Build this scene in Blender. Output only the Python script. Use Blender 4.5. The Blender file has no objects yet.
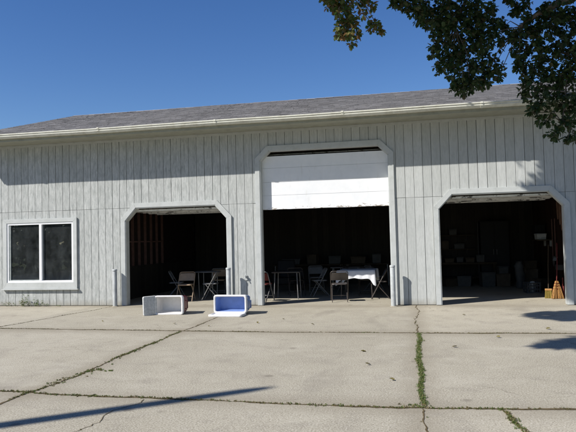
import bpy, bmesh, math, random
from mathutils import Vector, Matrix
R = math.radians
S = bpy.context.scene
COL = S.collection
random.seed(7)

# ------------------------------------------------------------------ camera
cd = bpy.data.cameras.new('camera'); cam = bpy.data.objects.new('camera', cd); COL.objects.link(cam)
cr = Vector((0.9784997, 0.2048402, -0.02406)); cu = Vector((0.0319112, -0.0351112, 0.9988739)); cf = Vector((-0.2037648, 0.9781655, 0.0408930))
cam.matrix_world = Matrix(((cr.x, cu.x, -cf.x, 0.0), (cr.y, cu.y, -cf.y, -14.4), (cr.z, cu.z, -cf.z, 1.56), (0, 0, 0, 1)))
cd.sensor_width = 36; cd.lens = 37.886; cd.clip_end = 2000
S.camera = cam

# ------------------------------------------------------------------ sky, sun, exposure
SUN_EL, SUN_PHI = 40.5, 52.0          # height; angle of the shadows from the wall's normal
sp, cp = math.sin(R(SUN_PHI)), math.cos(R(SUN_PHI)); ce, se = math.cos(R(SUN_EL)), math.sin(R(SUN_EL))
SDIR = Vector((sp * ce, cp * ce, -se))  # way the light travels
w = bpy.data.worlds.new('World'); S.world = w; w.use_nodes = True
nt = w.node_tree; nt.nodes.clear()
sky = nt.nodes.new('ShaderNodeTexSky'); sky.sky_type = 'NISHITA'; sky.sun_disc = False
sky.sun_elevation = R(SUN_EL); sky.sun_rotation = math.atan2(-sp, -cp)
sky.air_density = 1.0; sky.dust_density = 0.15; sky.ozone_density = 3.0; sky.altitude = 200
bg = nt.nodes.new('ShaderNodeBackground'); bg.inputs[1].default_value = 0.09
wo = nt.nodes.new('ShaderNodeOutputWorld')
hs = nt.nodes.new('ShaderNodeHueSaturation'); hs.inputs['Saturation'].default_value = 1.26; hs.inputs['Hue'].default_value = 0.512
nt.links.new(sky.outputs[0], hs.inputs['Color']); nt.links.new(hs.outputs[0], bg.inputs[0]); nt.links.new(bg.outputs[0], wo.inputs[0])
sl = bpy.data.lights.new('sun', 'SUN'); sl.energy = 5.0; sl.angle = R(0.55); sl.color = (1.0, 0.955, 0.89)
so = bpy.data.objects.new('sun', sl); COL.objects.link(so)
so.rotation_euler = SDIR.to_track_quat('-Z', 'Y').to_euler(); so.location = (-20, -20, 25)
S.view_settings.view_transform = 'Standard'; S.view_settings.look = 'None'
S.view_settings.exposure = 0.35; S.view_settings.gamma = 1.0; S.view_settings.use_curve_mapping = False
S.render.engine = 'CYCLES'

# ------------------------------------------------------------------ helpers
def empty(name, loc=(0, 0, 0), rz=0.0, label=None, cat=None, group=None):
    o = bpy.data.objects.new(name, None); COL.objects.link(o)
    o.location = loc; o.rotation_euler = (0, 0, rz); tag(o, label, cat, group); return o
def tag(o, label=None, cat=None, group=None, kind=None):
    if label: o['label'] = label
    if cat: o['category'] = cat
    if group: o['group'] = group
    if kind: o['kind'] = kind
    return o
class MB:
    """collects shapes for ONE mesh object"""
    def __init__(s): s.v = []; s.f = []; s.sm = []
    def add(s, vs, fs, smooth=False):
        n = len(s.v); s.v += [tuple(p) for p in vs]
        for f in fs: s.f.append([i + n for i in f]); s.sm.append(smooth)
    def box(s, x0, x1, y0, y1, z0, z1):
        s.add([(x0, y0, z0), (x1, y0, z0), (x1, y1, z0), (x0, y1, z0), (x0, y0, z1), (x1, y0, z1), (x1, y1, z1), (x0, y1, z1)],
              [(0, 3, 2, 1), (4, 5, 6, 7), (0, 1, 5, 4), (1, 2, 6, 5), (2, 3, 7, 6), (3, 0, 4, 7)])
    def prism_xz(s, poly, y0, y1):
        n = len(poly)                                    # poly listed counter-clockwise seen from -y
        s.add([(x, y0, z) for x, z in poly] + [(x, y1, z) for x, z in poly],
              [tuple(range(n)), tuple(range(2 * n - 1, n - 1, -1))] + [(i, i + n, (i + 1) % n + n, (i + 1) % n) for i in range(n)])
    def prism_yz(s, poly, x0, x1):
        n = len(poly)
        s.add([(x0, y, z) for y, z in poly] + [(x1, y, z) for y, z in poly],
              [tuple(range(n)), tuple(range(2 * n - 1, n - 1, -1))] + [(i, i + n, (i + 1) % n + n, (i + 1) % n) for i in range(n)])
    def tube(s, pts, r, n=8, cap=True, taper=None):
        pts = [Vector(p) for p in pts]; rings = []
        ref = Vector((0.13, 0.31, 0.94))
        for i, p in enumerate(pts):
            d = (pts[min(i + 1, len(pts) - 1)] - pts[max(i - 1, 0)]).normalized()
            a = d.cross(ref)
            if a.length < 0.2: a = d.cross(Vector((1, 0, 0)))
            a.normalize(); b = d.cross(a)
            rr = r if taper is None else r + (taper - r) * i / (len(pts) - 1)
            rings.append([p + (a * math.cos(2 * math.pi * k / n) + b * math.sin(2 * math.pi * k / n)) * rr for k in range(n)])
        vs = [q for g in rings for q in g]; fs = []
        for i in range(len(pts) - 1):
            for k in range(n):
                fs.append((i * n + k, i * n + (k + 1) % n, (i + 1) * n + (k + 1) % n, (i + 1) * n + k))
        s.add(vs, fs, True)
        if cap:
            m = len(vs); s.add(rings[0], [tuple(range(n))[::-1]]); s.add(rings[-1], [tuple(range(n))])
    def lathe(s, prof, n=20, c=(0, 0, 0)):
        vs = []
        for r, z in prof:
            for k in range(n):
                a = 2 * math.pi * k / n; vs.append((c[0] + r * math.cos(a), c[1] + r * math.sin(a), c[2] + z))
        fs = []
        for i in range(len(prof) - 1):
            for k in range(n): fs.append((i * n + k, i * n + (k + 1) % n, (i + 1) * n + (k + 1) % n, (i + 1) * n + k))
        s.add(vs, fs, True)
    def build(s, name, mat, parent=None, bevel=0, fix=True):
        me = bpy.data.meshes.new(name); me.from_pydata(s.v, [], s.f)
        me.polygons.foreach_set('use_smooth', s.sm)
        if fix:
            bm = bmesh.new(); bm.from_mesh(me); bmesh.ops.recalc_face_normals(bm, faces=bm.faces)
            bm.to_mesh(me); bm.free()
        me.materials.append(mat); me.update()
        o = bpy.data.objects.new(name, me); COL.objects.link(o)
        if parent: o.parent = parent
        if bevel:
            m = o.modifiers.new('bevel', 'BEVEL'); m.width = bevel; m.segments = 2; m.limit_method = 'ANGLE'; m.angle_limit = R(40)
        return o
def structure(o): o['kind'] = 'structure'; return o
def copy_thing(o, loc, rz, label=None):
    c = o.copy(); COL.objects.link(c); c.location = loc; c.rotation_euler = (0, 0, rz)
    if label: c['label'] = label
    for ch in [x for x in COL.objects if x.parent == o]:
        d = ch.copy(); COL.objects.link(d); d.parent = c
        for g in [x for x in COL.objects if x.parent == ch]:
            e = g.copy(); COL.objects.link(e); e.parent = d
    return c

# ------------------------------------------------------------------ materials
class NT:
    def __init__(s, name):
        s.m = bpy.data.materials.new(name); s.m.use_nodes = True; s.t = s.m.node_tree
        s.b = s.t.nodes['Principled BSDF']; s.out = s.t.nodes['Material Output']
        s.geo = s.t.nodes.new('ShaderNodeNewGeometry')
    def n(s, typ, **k):
        o = s.t.nodes.new(typ)
        for a, b in k.items(): setattr(o, a, b)
        return o
    def l(s, a, b): s.t.links.new(a, b)
    def pos(s, sx=1, sy=1, sz=1, off=(0, 0, 0)):
        m = s.n('ShaderNodeMapping'); s.l(s.geo.outputs['Position'], m.inputs[0])
        m.inputs['Scale'].default_value = (sx, sy, sz); m.inputs['Location'].default_value = off; return m.outputs[0]
    def noise(s, vec, scale, detail=6, rough=0.6, dist=0):
        o = s.n('ShaderNodeTexNoise'); s.l(vec, o.inputs['Vector'])
        o.inputs['Scale'].default_value = scale; o.inputs['Detail'].default_value = detail
        o.inputs['Roughness'].default_value = rough; o.inputs['Distortion'].default_value = dist; return o.outputs['Fac']
    def ramp(s, f, *st):
        o = s.n('ShaderNodeValToRGB'); s.l(f, o.inputs[0]); e = o.color_ramp.elements
        while len(e) < len(st): e.new(0.5)
        for i, (p, c) in enumerate(st):
            e[i].position = p; e[i].color = (c, c, c, 1) if isinstance(c, (int, float)) else (*c, 1)
        return o.outputs[0]
    def mix(s, f, a, b, mode='MIX'):
        o = s.n('ShaderNodeMix', data_type='RGBA', blend_type=mode)
        for i, x in ((0, f), (6, a), (7, b)):
            if isinstance(x, (int, float)): o.inputs[i].default_value = x if i == 0 else (x, x, x, 1)
            elif isinstance(x, tuple): o.inputs[i].default_value = (*x, 1)
            else: s.l(x, o.inputs[i])
        return o.outputs[2]
    def math(s, op, a, b=0.0, c=None):
        o = s.n('ShaderNodeMath', operation=op)
        for i, x in enumerate((a, b) if c is None else (a, b, c)):
            if isinstance(x, (int, float)): o.inputs[i].default_value = x
            else: s.l(x, o.inputs[i])
        return o.outputs[0]
    def xyz(s):
        o = s.n('ShaderNodeSeparateXYZ'); s.l(s.geo.outputs['Position'], o.inputs[0]); return o.outputs
    def bump(s, h, strength=0.3, dist=0.01):
        o = s.n('ShaderNodeBump'); o.inputs['Strength'].default_value = strength; o.inputs['Distance'].default_value = dist
        s.l(h, o.inputs['Height']); s.l(o.outputs[0], s.b.inputs['Normal'])
    def fin(s, col=None, rough=0.7, spec=0.3, metal=0.0):
        if col is not None:
            if isinstance(col, tuple): s.b.inputs['Base Color'].default_value = (*col, 1)
            else: s.l(col, s.b.inputs['Base Color'])
        if isinstance(rough, (int, float)): s.b.inputs['Roughness'].default_value = rough
        else: s.l(rough, s.b.inputs['Roughness'])
        s.b.inputs['Specular IOR Level'].default_value = spec; s.b.inputs['Metallic'].default_value = metal
        return s.m

def mat_simple(name, c, rough=0.6, spec=0.4, metal=0, var=0.18, scale=9, bump=0.15):
    k = NT(name); p = k.pos()
    n = k.noise(p, scale, 5, 0.65)
    lo = tuple(x * (1 - var) for x in c); hi = tuple(min(1, x * (1 + var)) for x in c)
    col = k.ramp(n, (0.3, lo), (0.7, hi))
    k.bump(k.noise(p, scale * 9, 3), bump, 0.003)
    return k.fin(col, rough, spec, metal)

def mat_siding():
    k = NT('weathered_grey_siding'); x, y, z = k.xyz()
    isl = k.geo.outputs['Random Per Island']
    base = k.ramp(isl, (0.0, (0.45, 0.465, 0.45)), (0.5, (0.49, 0.505, 0.49)), (1.0, (0.52, 0.535, 0.52)))
    streak = k.noise(k.pos(14, 14, 0.9), 1.6, 8, 0.7)
    grain = k.noise(k.pos(60, 60, 3.0), 1.4, 6, 0.75, 0.6)
    blot = k.noise(k.pos(1, 1, 0.6), 2.3, 8, 0.72, 0.4)
    mott = k.noise(k.pos(7, 7, 1.5), 3.0, 8, 0.78, 0.3)
    # weathering is stronger on the left half of the building
    left = k.n('ShaderNodeMapRange'); k.l(x, left.inputs[0]); left.inputs[1].default_value = -2.6; left.inputs[2].default_value = -5.5
    left.inputs[3].default_value = 0.4; left.inputs[4].default_value = 1.0
    c = k.mix(k.math('MULTIPLY', k.ramp(mott, (0.43, 0.0), (0.62, 0.75)), left.outputs[0]), base, (0.265, 0.285, 0.275))
    c = k.mix(k.math('MULTIPLY', k.ramp(streak, (0.5, 0.0), (0.72, 0.8)), left.outputs[0]), c, (0.23, 0.245, 0.235))
    c = k.mix(k.ramp(grain, (0.55, 0.0), (0.7, 0.45)), c, (0.25, 0.26, 0.24))
    c = k.mix(k.ramp(blot, (0.5, 0.0), (0.75, 0.4)), c, (0.50, 0.51, 0.50))
    # splashed dirt along the foot of the boards
    zz = k.math('ADD', z, k.math('MULTIPLY', k.noise(k.pos(1, 1, 1), 5, 5), 0.2))
    c = k.mix(k.ramp(zz, (0.08, 0.75), (0.27, 0.0)), c, (0.27, 0.25, 0.2))
    h = k.math('ADD', k.math('MULTIPLY', grain, 1.0), k.math('MULTIPLY', streak, 0.8))
    k.bump(h, 0.55, 0.004)
    return k.fin(c, 0.82, 0.2)

def mat_trim(name='pale_grey_trim_paint', a=(0.49, 0.51, 0.50), b=(0.38, 0.40, 0.38)):
    k = NT(name)
    n = k.noise(k.pos(1, 1, 1), 4.5, 8, 0.7); g = k.noise(k.pos(30, 30, 5), 1.5, 5, 0.7)
    c = k.mix(k.ramp(n, (0.45, 0.0), (0.75, 0.8)), a, b)
    c = k.mix(k.ramp(g, (0.58, 0.0), (0.72, 0.5)), c, b)
    k.bump(g, 0.35, 0.003); return k.fin(c, 0.7, 0.3)

def mat_concrete():
    k = NT('old_concrete'); x, y, z = k.xyz()
    p = k.pos()
    big = k.noise(p, 0.45, 6, 0.6, 0.4); mid = k.noise(p, 2.2, 8, 0.7, 0.3); fine = k.noise(p, 15, 8, 0.8); spk = k.noise(p, 62, 4, 0.8)
    c = k.ramp(big, (0.3, (0.345, 0.318, 0.248)), (0.55, (0.395, 0.366, 0.292)), (0.75, (0.43, 0.40, 0.325)))
    # each pour has its own tone
    sx = k.math('FLOOR', k.math('DIVIDE', k.math('ADD', x, 0.0), 4.07)); 
    sy = k.math('ADD', k.math('GREATER_THAN', y, -4.15), k.math('MULTIPLY', k.math('GREATER_THAN', y, -8.62), 3.0))
    cmb = k.n('ShaderNodeCombineXYZ'); k.l(sx, cmb.inputs[0]); k.l(sy, cmb.inputs[1])
    wn = k.n('ShaderNodeTexWhiteNoise', noise_dimensions='3D'); k.l(cmb.outputs[0], wn.inputs['Vector'])
    c = k.mix(1.0, c, k.ramp(wn.outputs['Value'], (0.0, (0.90, 0.90, 0.89)), (1.0, (1.08, 1.07, 1.06))), 'MULTIPLY')
    c = k.mix(k.ramp(mid, (0.50, 0.0), (0.68, 0.62)), c, (0.235, 0.212, 0.172))
    c = k.mix(k.ramp(mid, (0.25, 0.5), (0.42, 0.0)), c, (0.42, 0.39, 0.335))
    c = k.mix(k.ramp(fine, (0.52, 0.0), (0.66, 0.6)), c, (0.25, 0.225, 0.175))
    c = k.mix(k.ramp(spk, (0.51, 0.0), (0.62, 0.85)), c, (0.56, 0.52, 0.44))
    c = k.mix(k.ramp(spk, (0.37, 0.9), (0.485, 0.0)), c, (0.19, 0.17, 0.13))
    # damp, dirty band beside the joints and at the building's foot
    def band(v, at, wd):
        d = k.math('ABSOLUTE', k.math('SUBTRACT', v, at))
        d = k.math('ADD', d, k.math('MULTIPLY', k.math('SUBTRACT', mid, 0.5), wd * 1.6))
        return k.ramp(k.math('DIVIDE', d, wd), (0.0, 0.5), (1.0, 0.0))
    for v, at, wd in ((y, -4.17, 0.45), (y, -8.62, 0.4), (y, -0.15, 0.5), (x, -4.1, 0.3), (x, 0.0, 0.25)):
        c = k.mix(band(v, at, wd), c, (0.225, 0.195, 0.145))
    # a few oil spots and long tyre-worn stains
    st = k.noise(k.pos(0.9, 0.35, 1, (3.1, 0.4, 0)), 1.1, 4, 0.55, 0.5)
    c = k.mix(k.ramp(st, (0.60, 0.0), (0.72, 0.45)), c, (0.23, 0.205, 0.17))
    pl = k.noise(k.pos(0.9, 1.0, 1, (1.7, 5.2, 0)), 1.1, 8, 0.75, 0.3)
    c = k.mix(k.ramp(pl, (0.52, 0.0), (0.70, 0.4)), c, (0.50, 0.47, 0.39))
    sp = k.n('ShaderNodeTexVoronoi', feature='F1'); k.l(p, sp.inputs['Vector']); sp.inputs['Scale'].default_value = 1.15
    dd = k.math('ADD', sp.outputs['Distance'], k.math('MULTIPLY', k.math('SUBTRACT', fine, .5), .12))
    c = k.mix(k.ramp(dd, (0.03, 0.6), (0.085, 0.0)), c, (0.16, 0.14, 0.11))
    # bare hairline cracks
    vo = k.n('ShaderNodeTexVoronoi', feature='DISTANCE_TO_EDGE'); 
    dv = k.n('ShaderNodeVectorMath', operation='ADD'); k.l(p, dv.inputs[0])
    nz = k.n('ShaderNodeTexNoise'); k.l(p, nz.inputs['Vector']); nz.inputs['Scale'].default_value = 1.7; nz.inputs['Detail'].default_value = 8
    sc = k.n('ShaderNodeVectorMath', operation='SCALE'); k.l(nz.outputs['Color'], sc.inputs[0]); sc.inputs['Scale'].default_value = 0.9
    k.l(sc.outputs[0], dv.inputs[1]); k.l(dv.outputs[0], vo.inputs['Vector']); vo.inputs['Scale'].default_value = 0.34
    cr_ = k.ramp(vo.outputs[0], (0.0, 1.0), (0.0022, 0.0))
    gate = k.ramp(k.noise(p, 0.5, 2), (0.52, 0.0), (0.62, 0.55))
    c = k.mix(k.math('MULTIPLY', cr_, gate), c, (0.14, 0.12, 0.09))
    h = k.math('ADD', k.math('MULTIPLY', fine, 0.6), k.math('MULTIPLY', spk, 0.5))
    k.bump(h, 0.22, 0.004)
    return k.fin(c, 0.92, 0.2)

def mat_shingle():
    k = NT('grey_brown_shingles'); isl = k.geo.outputs['Random Per Island']
    c = k.ramp(isl, (0.0, (0.15, 0.15, 0.155)), (0.45, (0.225, 0.222, 0.23)), (1.0, (0.31, 0.305, 0.31)))
    g = k.noise(k.pos(), 90, 3, 0.8); b = k.noise(k.pos(), 0.8, 5, 0.6)
    c = k.mix(k.ramp(g, (0.45, 0.0), (0.7, 0.6)), c, (0.30, 0.28, 0.28))
    c = k.mix(k.ramp(b, (0.45, 0.0), (0.8, 0.4)), c, (0.16, 0.155, 0.155))
    k.bump(g, 0.5, 0.004); return k.fin(c, 0.93, 0.15)

def mat_door_white():
    k = NT('white_door_paint'); x, y, z = k.xyz(); p = k.pos()
    n = k.noise(p, 3, 6, 0.6)
    c = k.ramp(n, (0.3, (0.76, 0.78, 0.80)), (0.7, (0.84, 0.85, 0.86)))
    gm = k.noise(k.pos(1, 1, 0.25), 7, 6, 0.7)
    c = k.mix(k.ramp(gm, (0.56, 0.0), (0.75, 0.35)), c, (0.55, 0.54, 0.50))
    # paint flaked off along the bottom edge
    pn = k.noise(k.pos(2.2, 1, 7), 2.6, 7, 0.7)
    e = k.math('SUBTRACT', pn, k.math('MULTIPLY', k.math('SUBTRACT', z, 2.34), 1.5))
    c = k.mix(k.ramp(e, (0.505, 0.0), (0.53, 0.9)), c, (0.24, 0.19, 0.13))
    k.bump(n, 0.2, 0.004); return k.fin(c, 0.55, 0.4)

def mat_oh_door():
    k = NT('raised_door_paint'); p = k.pos()
    n = k.noise(p, 6, 7, 0.75)
    c = k.ramp(n, (0.35, (0.5, 0.51, 0.50)), (0.6, (0.72, 0.73, 0.72)))
    d = k.noise(k.pos(1, 2, 1, (4, 1, 0)), 3.5, 7, 0.8)
    c = k.mix(k.ramp(d, (0.54, 0.0), (0.58, 0.9)), c, (0.05, 0.045, 0.04))
    return k.fin(c, 0.7, 0.2)

def mat_boards(name, a, b, sp=0.2, axis=0):
    k = NT(name); x = k.xyz()[axis]
    fl = k.math('FLOOR', k.math('DIVIDE', x, sp)); fr = k.math('FRACT', k.math('DIVIDE', x, sp))
    wn = k.n('ShaderNodeTexWhiteNoise', noise_dimensions='1D'); k.l(fl, wn.inputs['W'])
    c = k.ramp(wn.outputs['Value'], (0.0, a), (1.0, b))
    g = k.noise(k.pos(12, 12, 1), 2, 6, 0.7)
    c = k.mix(k.ramp(g, (0.4, 0.0), (0.7, 0.6)), c, tuple(v * 0.5 for v in a))
    c = k.mix(k.ramp(fr, (0.0, 1.0), (0.06, 0.0)), c, (0.008, 0.007, 0.006))
    k.bump(g, 0.3, 0.004); return k.fin(c, 0.8, 0.2)

def mat_leaf(name, cols, trans=0.25):
    k = NT(name); isl = k.geo.outputs['Random Per Island']
    n = len(cols); c = k.ramp(isl, *[(i / (n - 1), q) for i, q in enumerate(cols)])
    c = k.mix(k.ramp(k.noise(k.pos(), 30, 3), (0.4, 0.0), (0.8, 0.4)), c, tuple(v * 0.6 for v in cols[0]))
    k.fin(c, 0.5, 0.35)
    tr = k.n('ShaderNodeBsdfTranslucent'); k.l(c, tr.inputs[0])
    ms = k.n('ShaderNodeMixShader'); ms.inputs[0].default_value = trans
    k.l(k.b.outputs[0], ms.inputs[1]); k.l(tr.outputs[0], ms.inputs[2]); k.l(ms.outputs[0], k.out.inputs[0]); return k.m

def mat_glass():
    k = NT('window_glass')
    gl = k.n('ShaderNodeBsdfGlossy'); gl.inputs['Roughness'].default_value = 0.015; gl.inputs['Color'].default_value = (0.9, 0.95, 1.0, 1)
    tr = k.n('ShaderNodeBsdfTransparent'); tr.inputs[0].default_value = (0.55, 0.6, 0.6, 1)
    fr = k.n('ShaderNodeFresnel'); fr.inputs[0].default_value = 1.9
    b = k.n('ShaderNodeBump'); b.inputs['Strength'].default_value = 0.06; b.inputs['Distance'].default_value = 0.02
    k.l(k.noise(k.pos(), 2.0, 2), b.inputs['Height']); k.l(b.outputs[0], gl.inputs['Normal'])
    df = k.n('ShaderNodeBsdfDiffuse'); df.inputs[0].default_value = (.5, .55, .55, 1); m0 = k.n('ShaderNodeMixShader')
    k.l(k.ramp(k.noise(k.pos(1, 1, .7), 3.0, 7, .7), (.35, .015), (.7, .075)), m0.inputs[0])
    m = k.n('ShaderNodeMixShader'); k.l(k.math('MULTIPLY', fr.outputs[0], 1.3), m.inputs[0]); k.l(tr.outputs[0], m.inputs[1]); k.l(gl.outputs[0], m.inputs[2])
    k.l(m.outputs[0], m0.inputs[1]); k.l(df.outputs[0], m0.inputs[2]); k.l(m0.outputs[0], k.out.inputs[0]); return k.m

M = {}
M['siding'] = mat_siding(); M['trim'] = mat_trim(); M['concrete'] = mat_concrete(); M['shingle'] = mat_shingle()
M['soffit'] = mat_trim('olive_soffit_paint', (0.33, 0.335, 0.275), (0.23, 0.235, 0.19))
M['gutter'] = mat_trim('cream_gutter_paint', (0.66, 0.66, 0.58), (0.42, 0.40, 0.31))
M['door'] = mat_door_white(); M['ohdoor'] = mat_oh_door(); M['glass'] = mat_glass()
M['vinyl'] = mat_simple('white_vinyl', (0.78, 0.79, 0.80), 0.4, var=0.04)
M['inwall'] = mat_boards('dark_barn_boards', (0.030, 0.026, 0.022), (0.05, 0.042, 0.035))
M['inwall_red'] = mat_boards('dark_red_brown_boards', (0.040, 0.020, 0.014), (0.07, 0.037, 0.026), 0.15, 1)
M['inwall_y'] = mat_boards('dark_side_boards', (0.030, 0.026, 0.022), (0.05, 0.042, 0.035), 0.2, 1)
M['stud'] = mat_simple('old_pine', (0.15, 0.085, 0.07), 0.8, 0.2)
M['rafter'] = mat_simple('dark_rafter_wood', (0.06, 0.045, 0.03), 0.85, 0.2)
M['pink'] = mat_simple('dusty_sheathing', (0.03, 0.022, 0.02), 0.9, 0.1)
M['dirt'] = mat_simple('joint_dirt', (0.115, 0.088, 0.05), 0.95, 0.1, var=0.5, scale=14)
M['grass_far'] = mat_simple('dry_lawn', (0.09, 0.11, 0.04), 0.95, 0.1, var=0.4, scale=1.5)
M['weed'] = mat_leaf('weed_green', [(0.06, 0.12, 0.02), (0.10, 0.17, 0.035), (0.17, 0.19, 0.06), (0.24, 0.19, 0.09)])
M['drygrass'] = mat_leaf('dry_joint_grass', [(0.20, 0.15, 0.07), (0.10, 0.11, 0.03), (0.26, 0.20, 0.10), (0.07, 0.09, 0.025)])
M['pipe'] = mat_simple('grey_pipe_paint', (0.40, 0.42, 0.42), 0.5, 0.4, var=0.22, scale=7)
M['steel'] = mat_simple('dull_galvanised', (0.32, 0.32, 0.31), 0.4, 0.5, 0.7)
M['tan'] = mat_simple('tan_enamel', (0.34, 0.25, 0.17), 0.45, 0.4)
M['darkmetal'] = mat_simple('dark_brown_enamel', (0.06, 0.05, 0.045), 0.4, 0.5)
M['greymetal'] = mat_simple('grey_enamel', (0.17, 0.17, 0.17), 0.4, 0.5)
M['redvinyl'] = mat_simple('red_vinyl', (0.10, 0.022, 0.02), 0.5, 0.4)
M['black'] = mat_simple('black_lacquer', (0.008, 0.008, 0.009), 0.6, 0.3)
M['cloth'] = mat_simple('white_tablecloth', (0.72, 0.73, 0.76), 0.85, 0.2, var=0.06, scale=4)
M['card'] = mat_simple('cardboard', (0.09, 0.07, 0.05), 0.85, 0.2)
M['greybox'] = mat_simple('faded_grey_plastic', (0.07, 0.07, 0.068), 0.6, 0.3)
M['whiteplast'] = mat_simple('white_cooler_plastic', (0.74, 0.73, 0.72), 0.4, 0.4, var=0.08, scale=12)
M['whitegrub'] = mat_simple('grubby_foam_lid', (0.48, 0.49, 0.48), 0.6, 0.3, var=0.22, scale=26)
M['maroon'] = mat_simple('maroon_cooler_plastic', (0.16, 0.025, 0.04), 0.4, 0.4)
M['blueplast'] = mat_simple('blue_cooler_plastic', (0.20, 0.30, 0.58), 0.38, 0.45, var=0.10, scale=8)
M['paleblue'] = mat_simple('pale_blue_plastic', (0.22, 0.34, 0.58), 0.4, 0.4)
M['straw'] = mat_simple('broom_corn', (0.42, 0.23, 0.085), 0.85, 0.15, var=0.3, scale=50)
M['yellowgreen'] = mat_simple('yellow_green_bristle', (0.28, 0.21, 0.05), 0.8, 0.2, var=0.35, scale=60)
M['redpaint'] = mat_simple('red_handle_paint', (0.12, 0.018, 0.015), 0.45, 0.4)
M['pole'] = mat_simple('weathered_pole_wood', (0.16, 0.12, 0.08), 0.9, 0.1)
M['bark'] = mat_simple('oak_bark', (0.16, 0.13, 0.10), 0.9, 0.1, var=0.4, scale=12, bump=0.6)
M['leaf'] = mat_leaf('oak_leaves', [(0.02, 0.038, 0.012), (0.03, 0.06, 0.017), (0.042, 0.08, 0.022), (0.05, 0.082, 0.025), (0.07, 0.06, 0.028)], 0.3)  # greens lowered so the crown looks more deeply shaded
M['leaf_sunlit_turn'] = mat_leaf('sunlit_turning_oak_leaves', [(0.05, 0.10, 0.02), (0.09, 0.15, 0.035), (0.13, 0.15, 0.045), (0.24, 0.13, 0.06), (0.10, 0.14, 0.03)], 0.35)  # yellow-brown leaves of the left clusters, their sunlit look put into the colour
M['leaf_far'] = mat_leaf('far_leaves', [(0.03, 0.055, 0.015), (0.05, 0.085, 0.02), (0.07, 0.10, 0.03)], 0.2)
M['deadleaf'] = mat_simple('dead_leaf', (0.13, 0.11, 0.035), 0.8, 0.2)
M['paper'] = mat_simple('crumpled_paper', (0.75, 0.75, 0.73), 0.8, 0.2, var=0.05)
M['rope'] = mat_simple('dusty_rope', (0.20, 0.12, 0.09), 0.9, 0.1)

# ------------------------------------------------------------------ ground
g = MB(); g.add([(-600, -600, -0.02), (600, -600, -0.02), (600, 600, -0.02), (-600, 600, -0.02)], [(0, 1, 2, 3)])
structure(g.build('ground', M['grass_far']))
g = MB(); nx, ny = 52, 90
vs = [(-22 + 40 * i / nx, -30 + 39.9 * j / ny, 0.0) for j in range(ny + 1) for i in range(nx + 1)]
g.add(vs, [(j * (nx + 1) + i, j * (nx + 1) + i + 1, (j + 1) * (nx + 1) + i + 1, (j + 1) * (nx + 1) + i) for j in range(ny) for i in range(nx)])
structure(g.build('pavement', M['concrete']))

JOINTS = []   # (points, width, green density, green)
def ribbon(pts, wd, jit=0.012, step=0.05, seed=0, wvar=0.7):
    rnd = random.Random(seed); out = []; m = MB(); L = []; Rr = []
    off = 0; ww = 1
    for a, b in zip(pts, pts[1:]):
        a = Vector(a); b = Vector(b); n = max(2, int((b - a).length / step)); d = (b - a).normalized(); q = Vector((-d.y, d.x))
        for i in range(n):
            off = off * 0.9 + rnd.uniform(-jit, jit); ww = max(0.15, ww * 0.8 + 0.2 + rnd.uniform(-wvar, wvar) * 0.45)
            c = a + (b - a) * (i / n) + q * off; out.append(c)
            L.append(c + q * wd * 0.5 * ww); Rr.append(c - q * wd * 0.5 * ww * rnd.uniform(0.7, 1.3))
    n = len(L)
    vs = [(p.x, p.y, 0.004) for p in L] + [(p.x, p.y, 0.004) for p in Rr]
    return vs, [(i, i + n, i + 1 + n, i + 1) for i in range(n - 1)], out
crack_specs = [
    ([(-13, -3.95), (-8, -4.0), (-5.8, -4.07), (-3.7, -4.17), (-2.1, -4.22), (0.2, -4.20), (2.4, -4.12), (7, -4.1)], 0.034, 0.010, 1),
    ([(-13, -8.5), (-4.4, -8.52), (-3.2, -8.60), (-2.1, -8.64), (-1.2, -8.67), (0.0, -8.66), (1.4, -8.56), (5, -8.5)], 0.030, 0.012, 2),
    ([(0.0, -0.02), (0.0, -1.2), (-0.03, -2.4), (0.02, -4.18)], 0.012, 0.018, 3),
    ([(0.02, -4.24), (0.0, -5.7), (0.02, -8.62)], 0.024, 0.01, 4),
    ([(0.02, -8.7), (0.03, -9.6), (0.05, -11), (0.05, -14)], 0.012, 0.01, 5),
    ([(-4.09, -0.4), (-4.09, -2.3), (-4.08, -4.15)], 0.016, 0.01, 6),
    ([(-4.09, -4.22), (-4.08, -6.1), (-4.05, -7.7), (-4.13, -8.5), (-4.14, -9.3)], 0.022, 0.012, 7),
    ([(-2.70, -8.68), (-2.82, -9.3), (-2.88, -9.9), (-2.9, -12)], 0.010, 0.03, 8),
    ([(0.70, -8.6), (0.74, -8.9), (0.80, -9.3), (0.82, -10.0)], 0.028, 0.015, 9),
    ([(-7.6, -0.05), (-7.65, -1.0), (-7.84, -2.1), (-7.97, -3.2), (-8.1, -4.0)], 0.018, 0.01, 10),
]
jm = MB(); paths = []
for pts, wd, jit, sd in crack_specs:
    v, f, o = ribbon(pts, wd, jit, seed=sd); jm.add(v, f); paths.append(o)
structure(jm.build('joint_dirt', M['dirt']))
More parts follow.
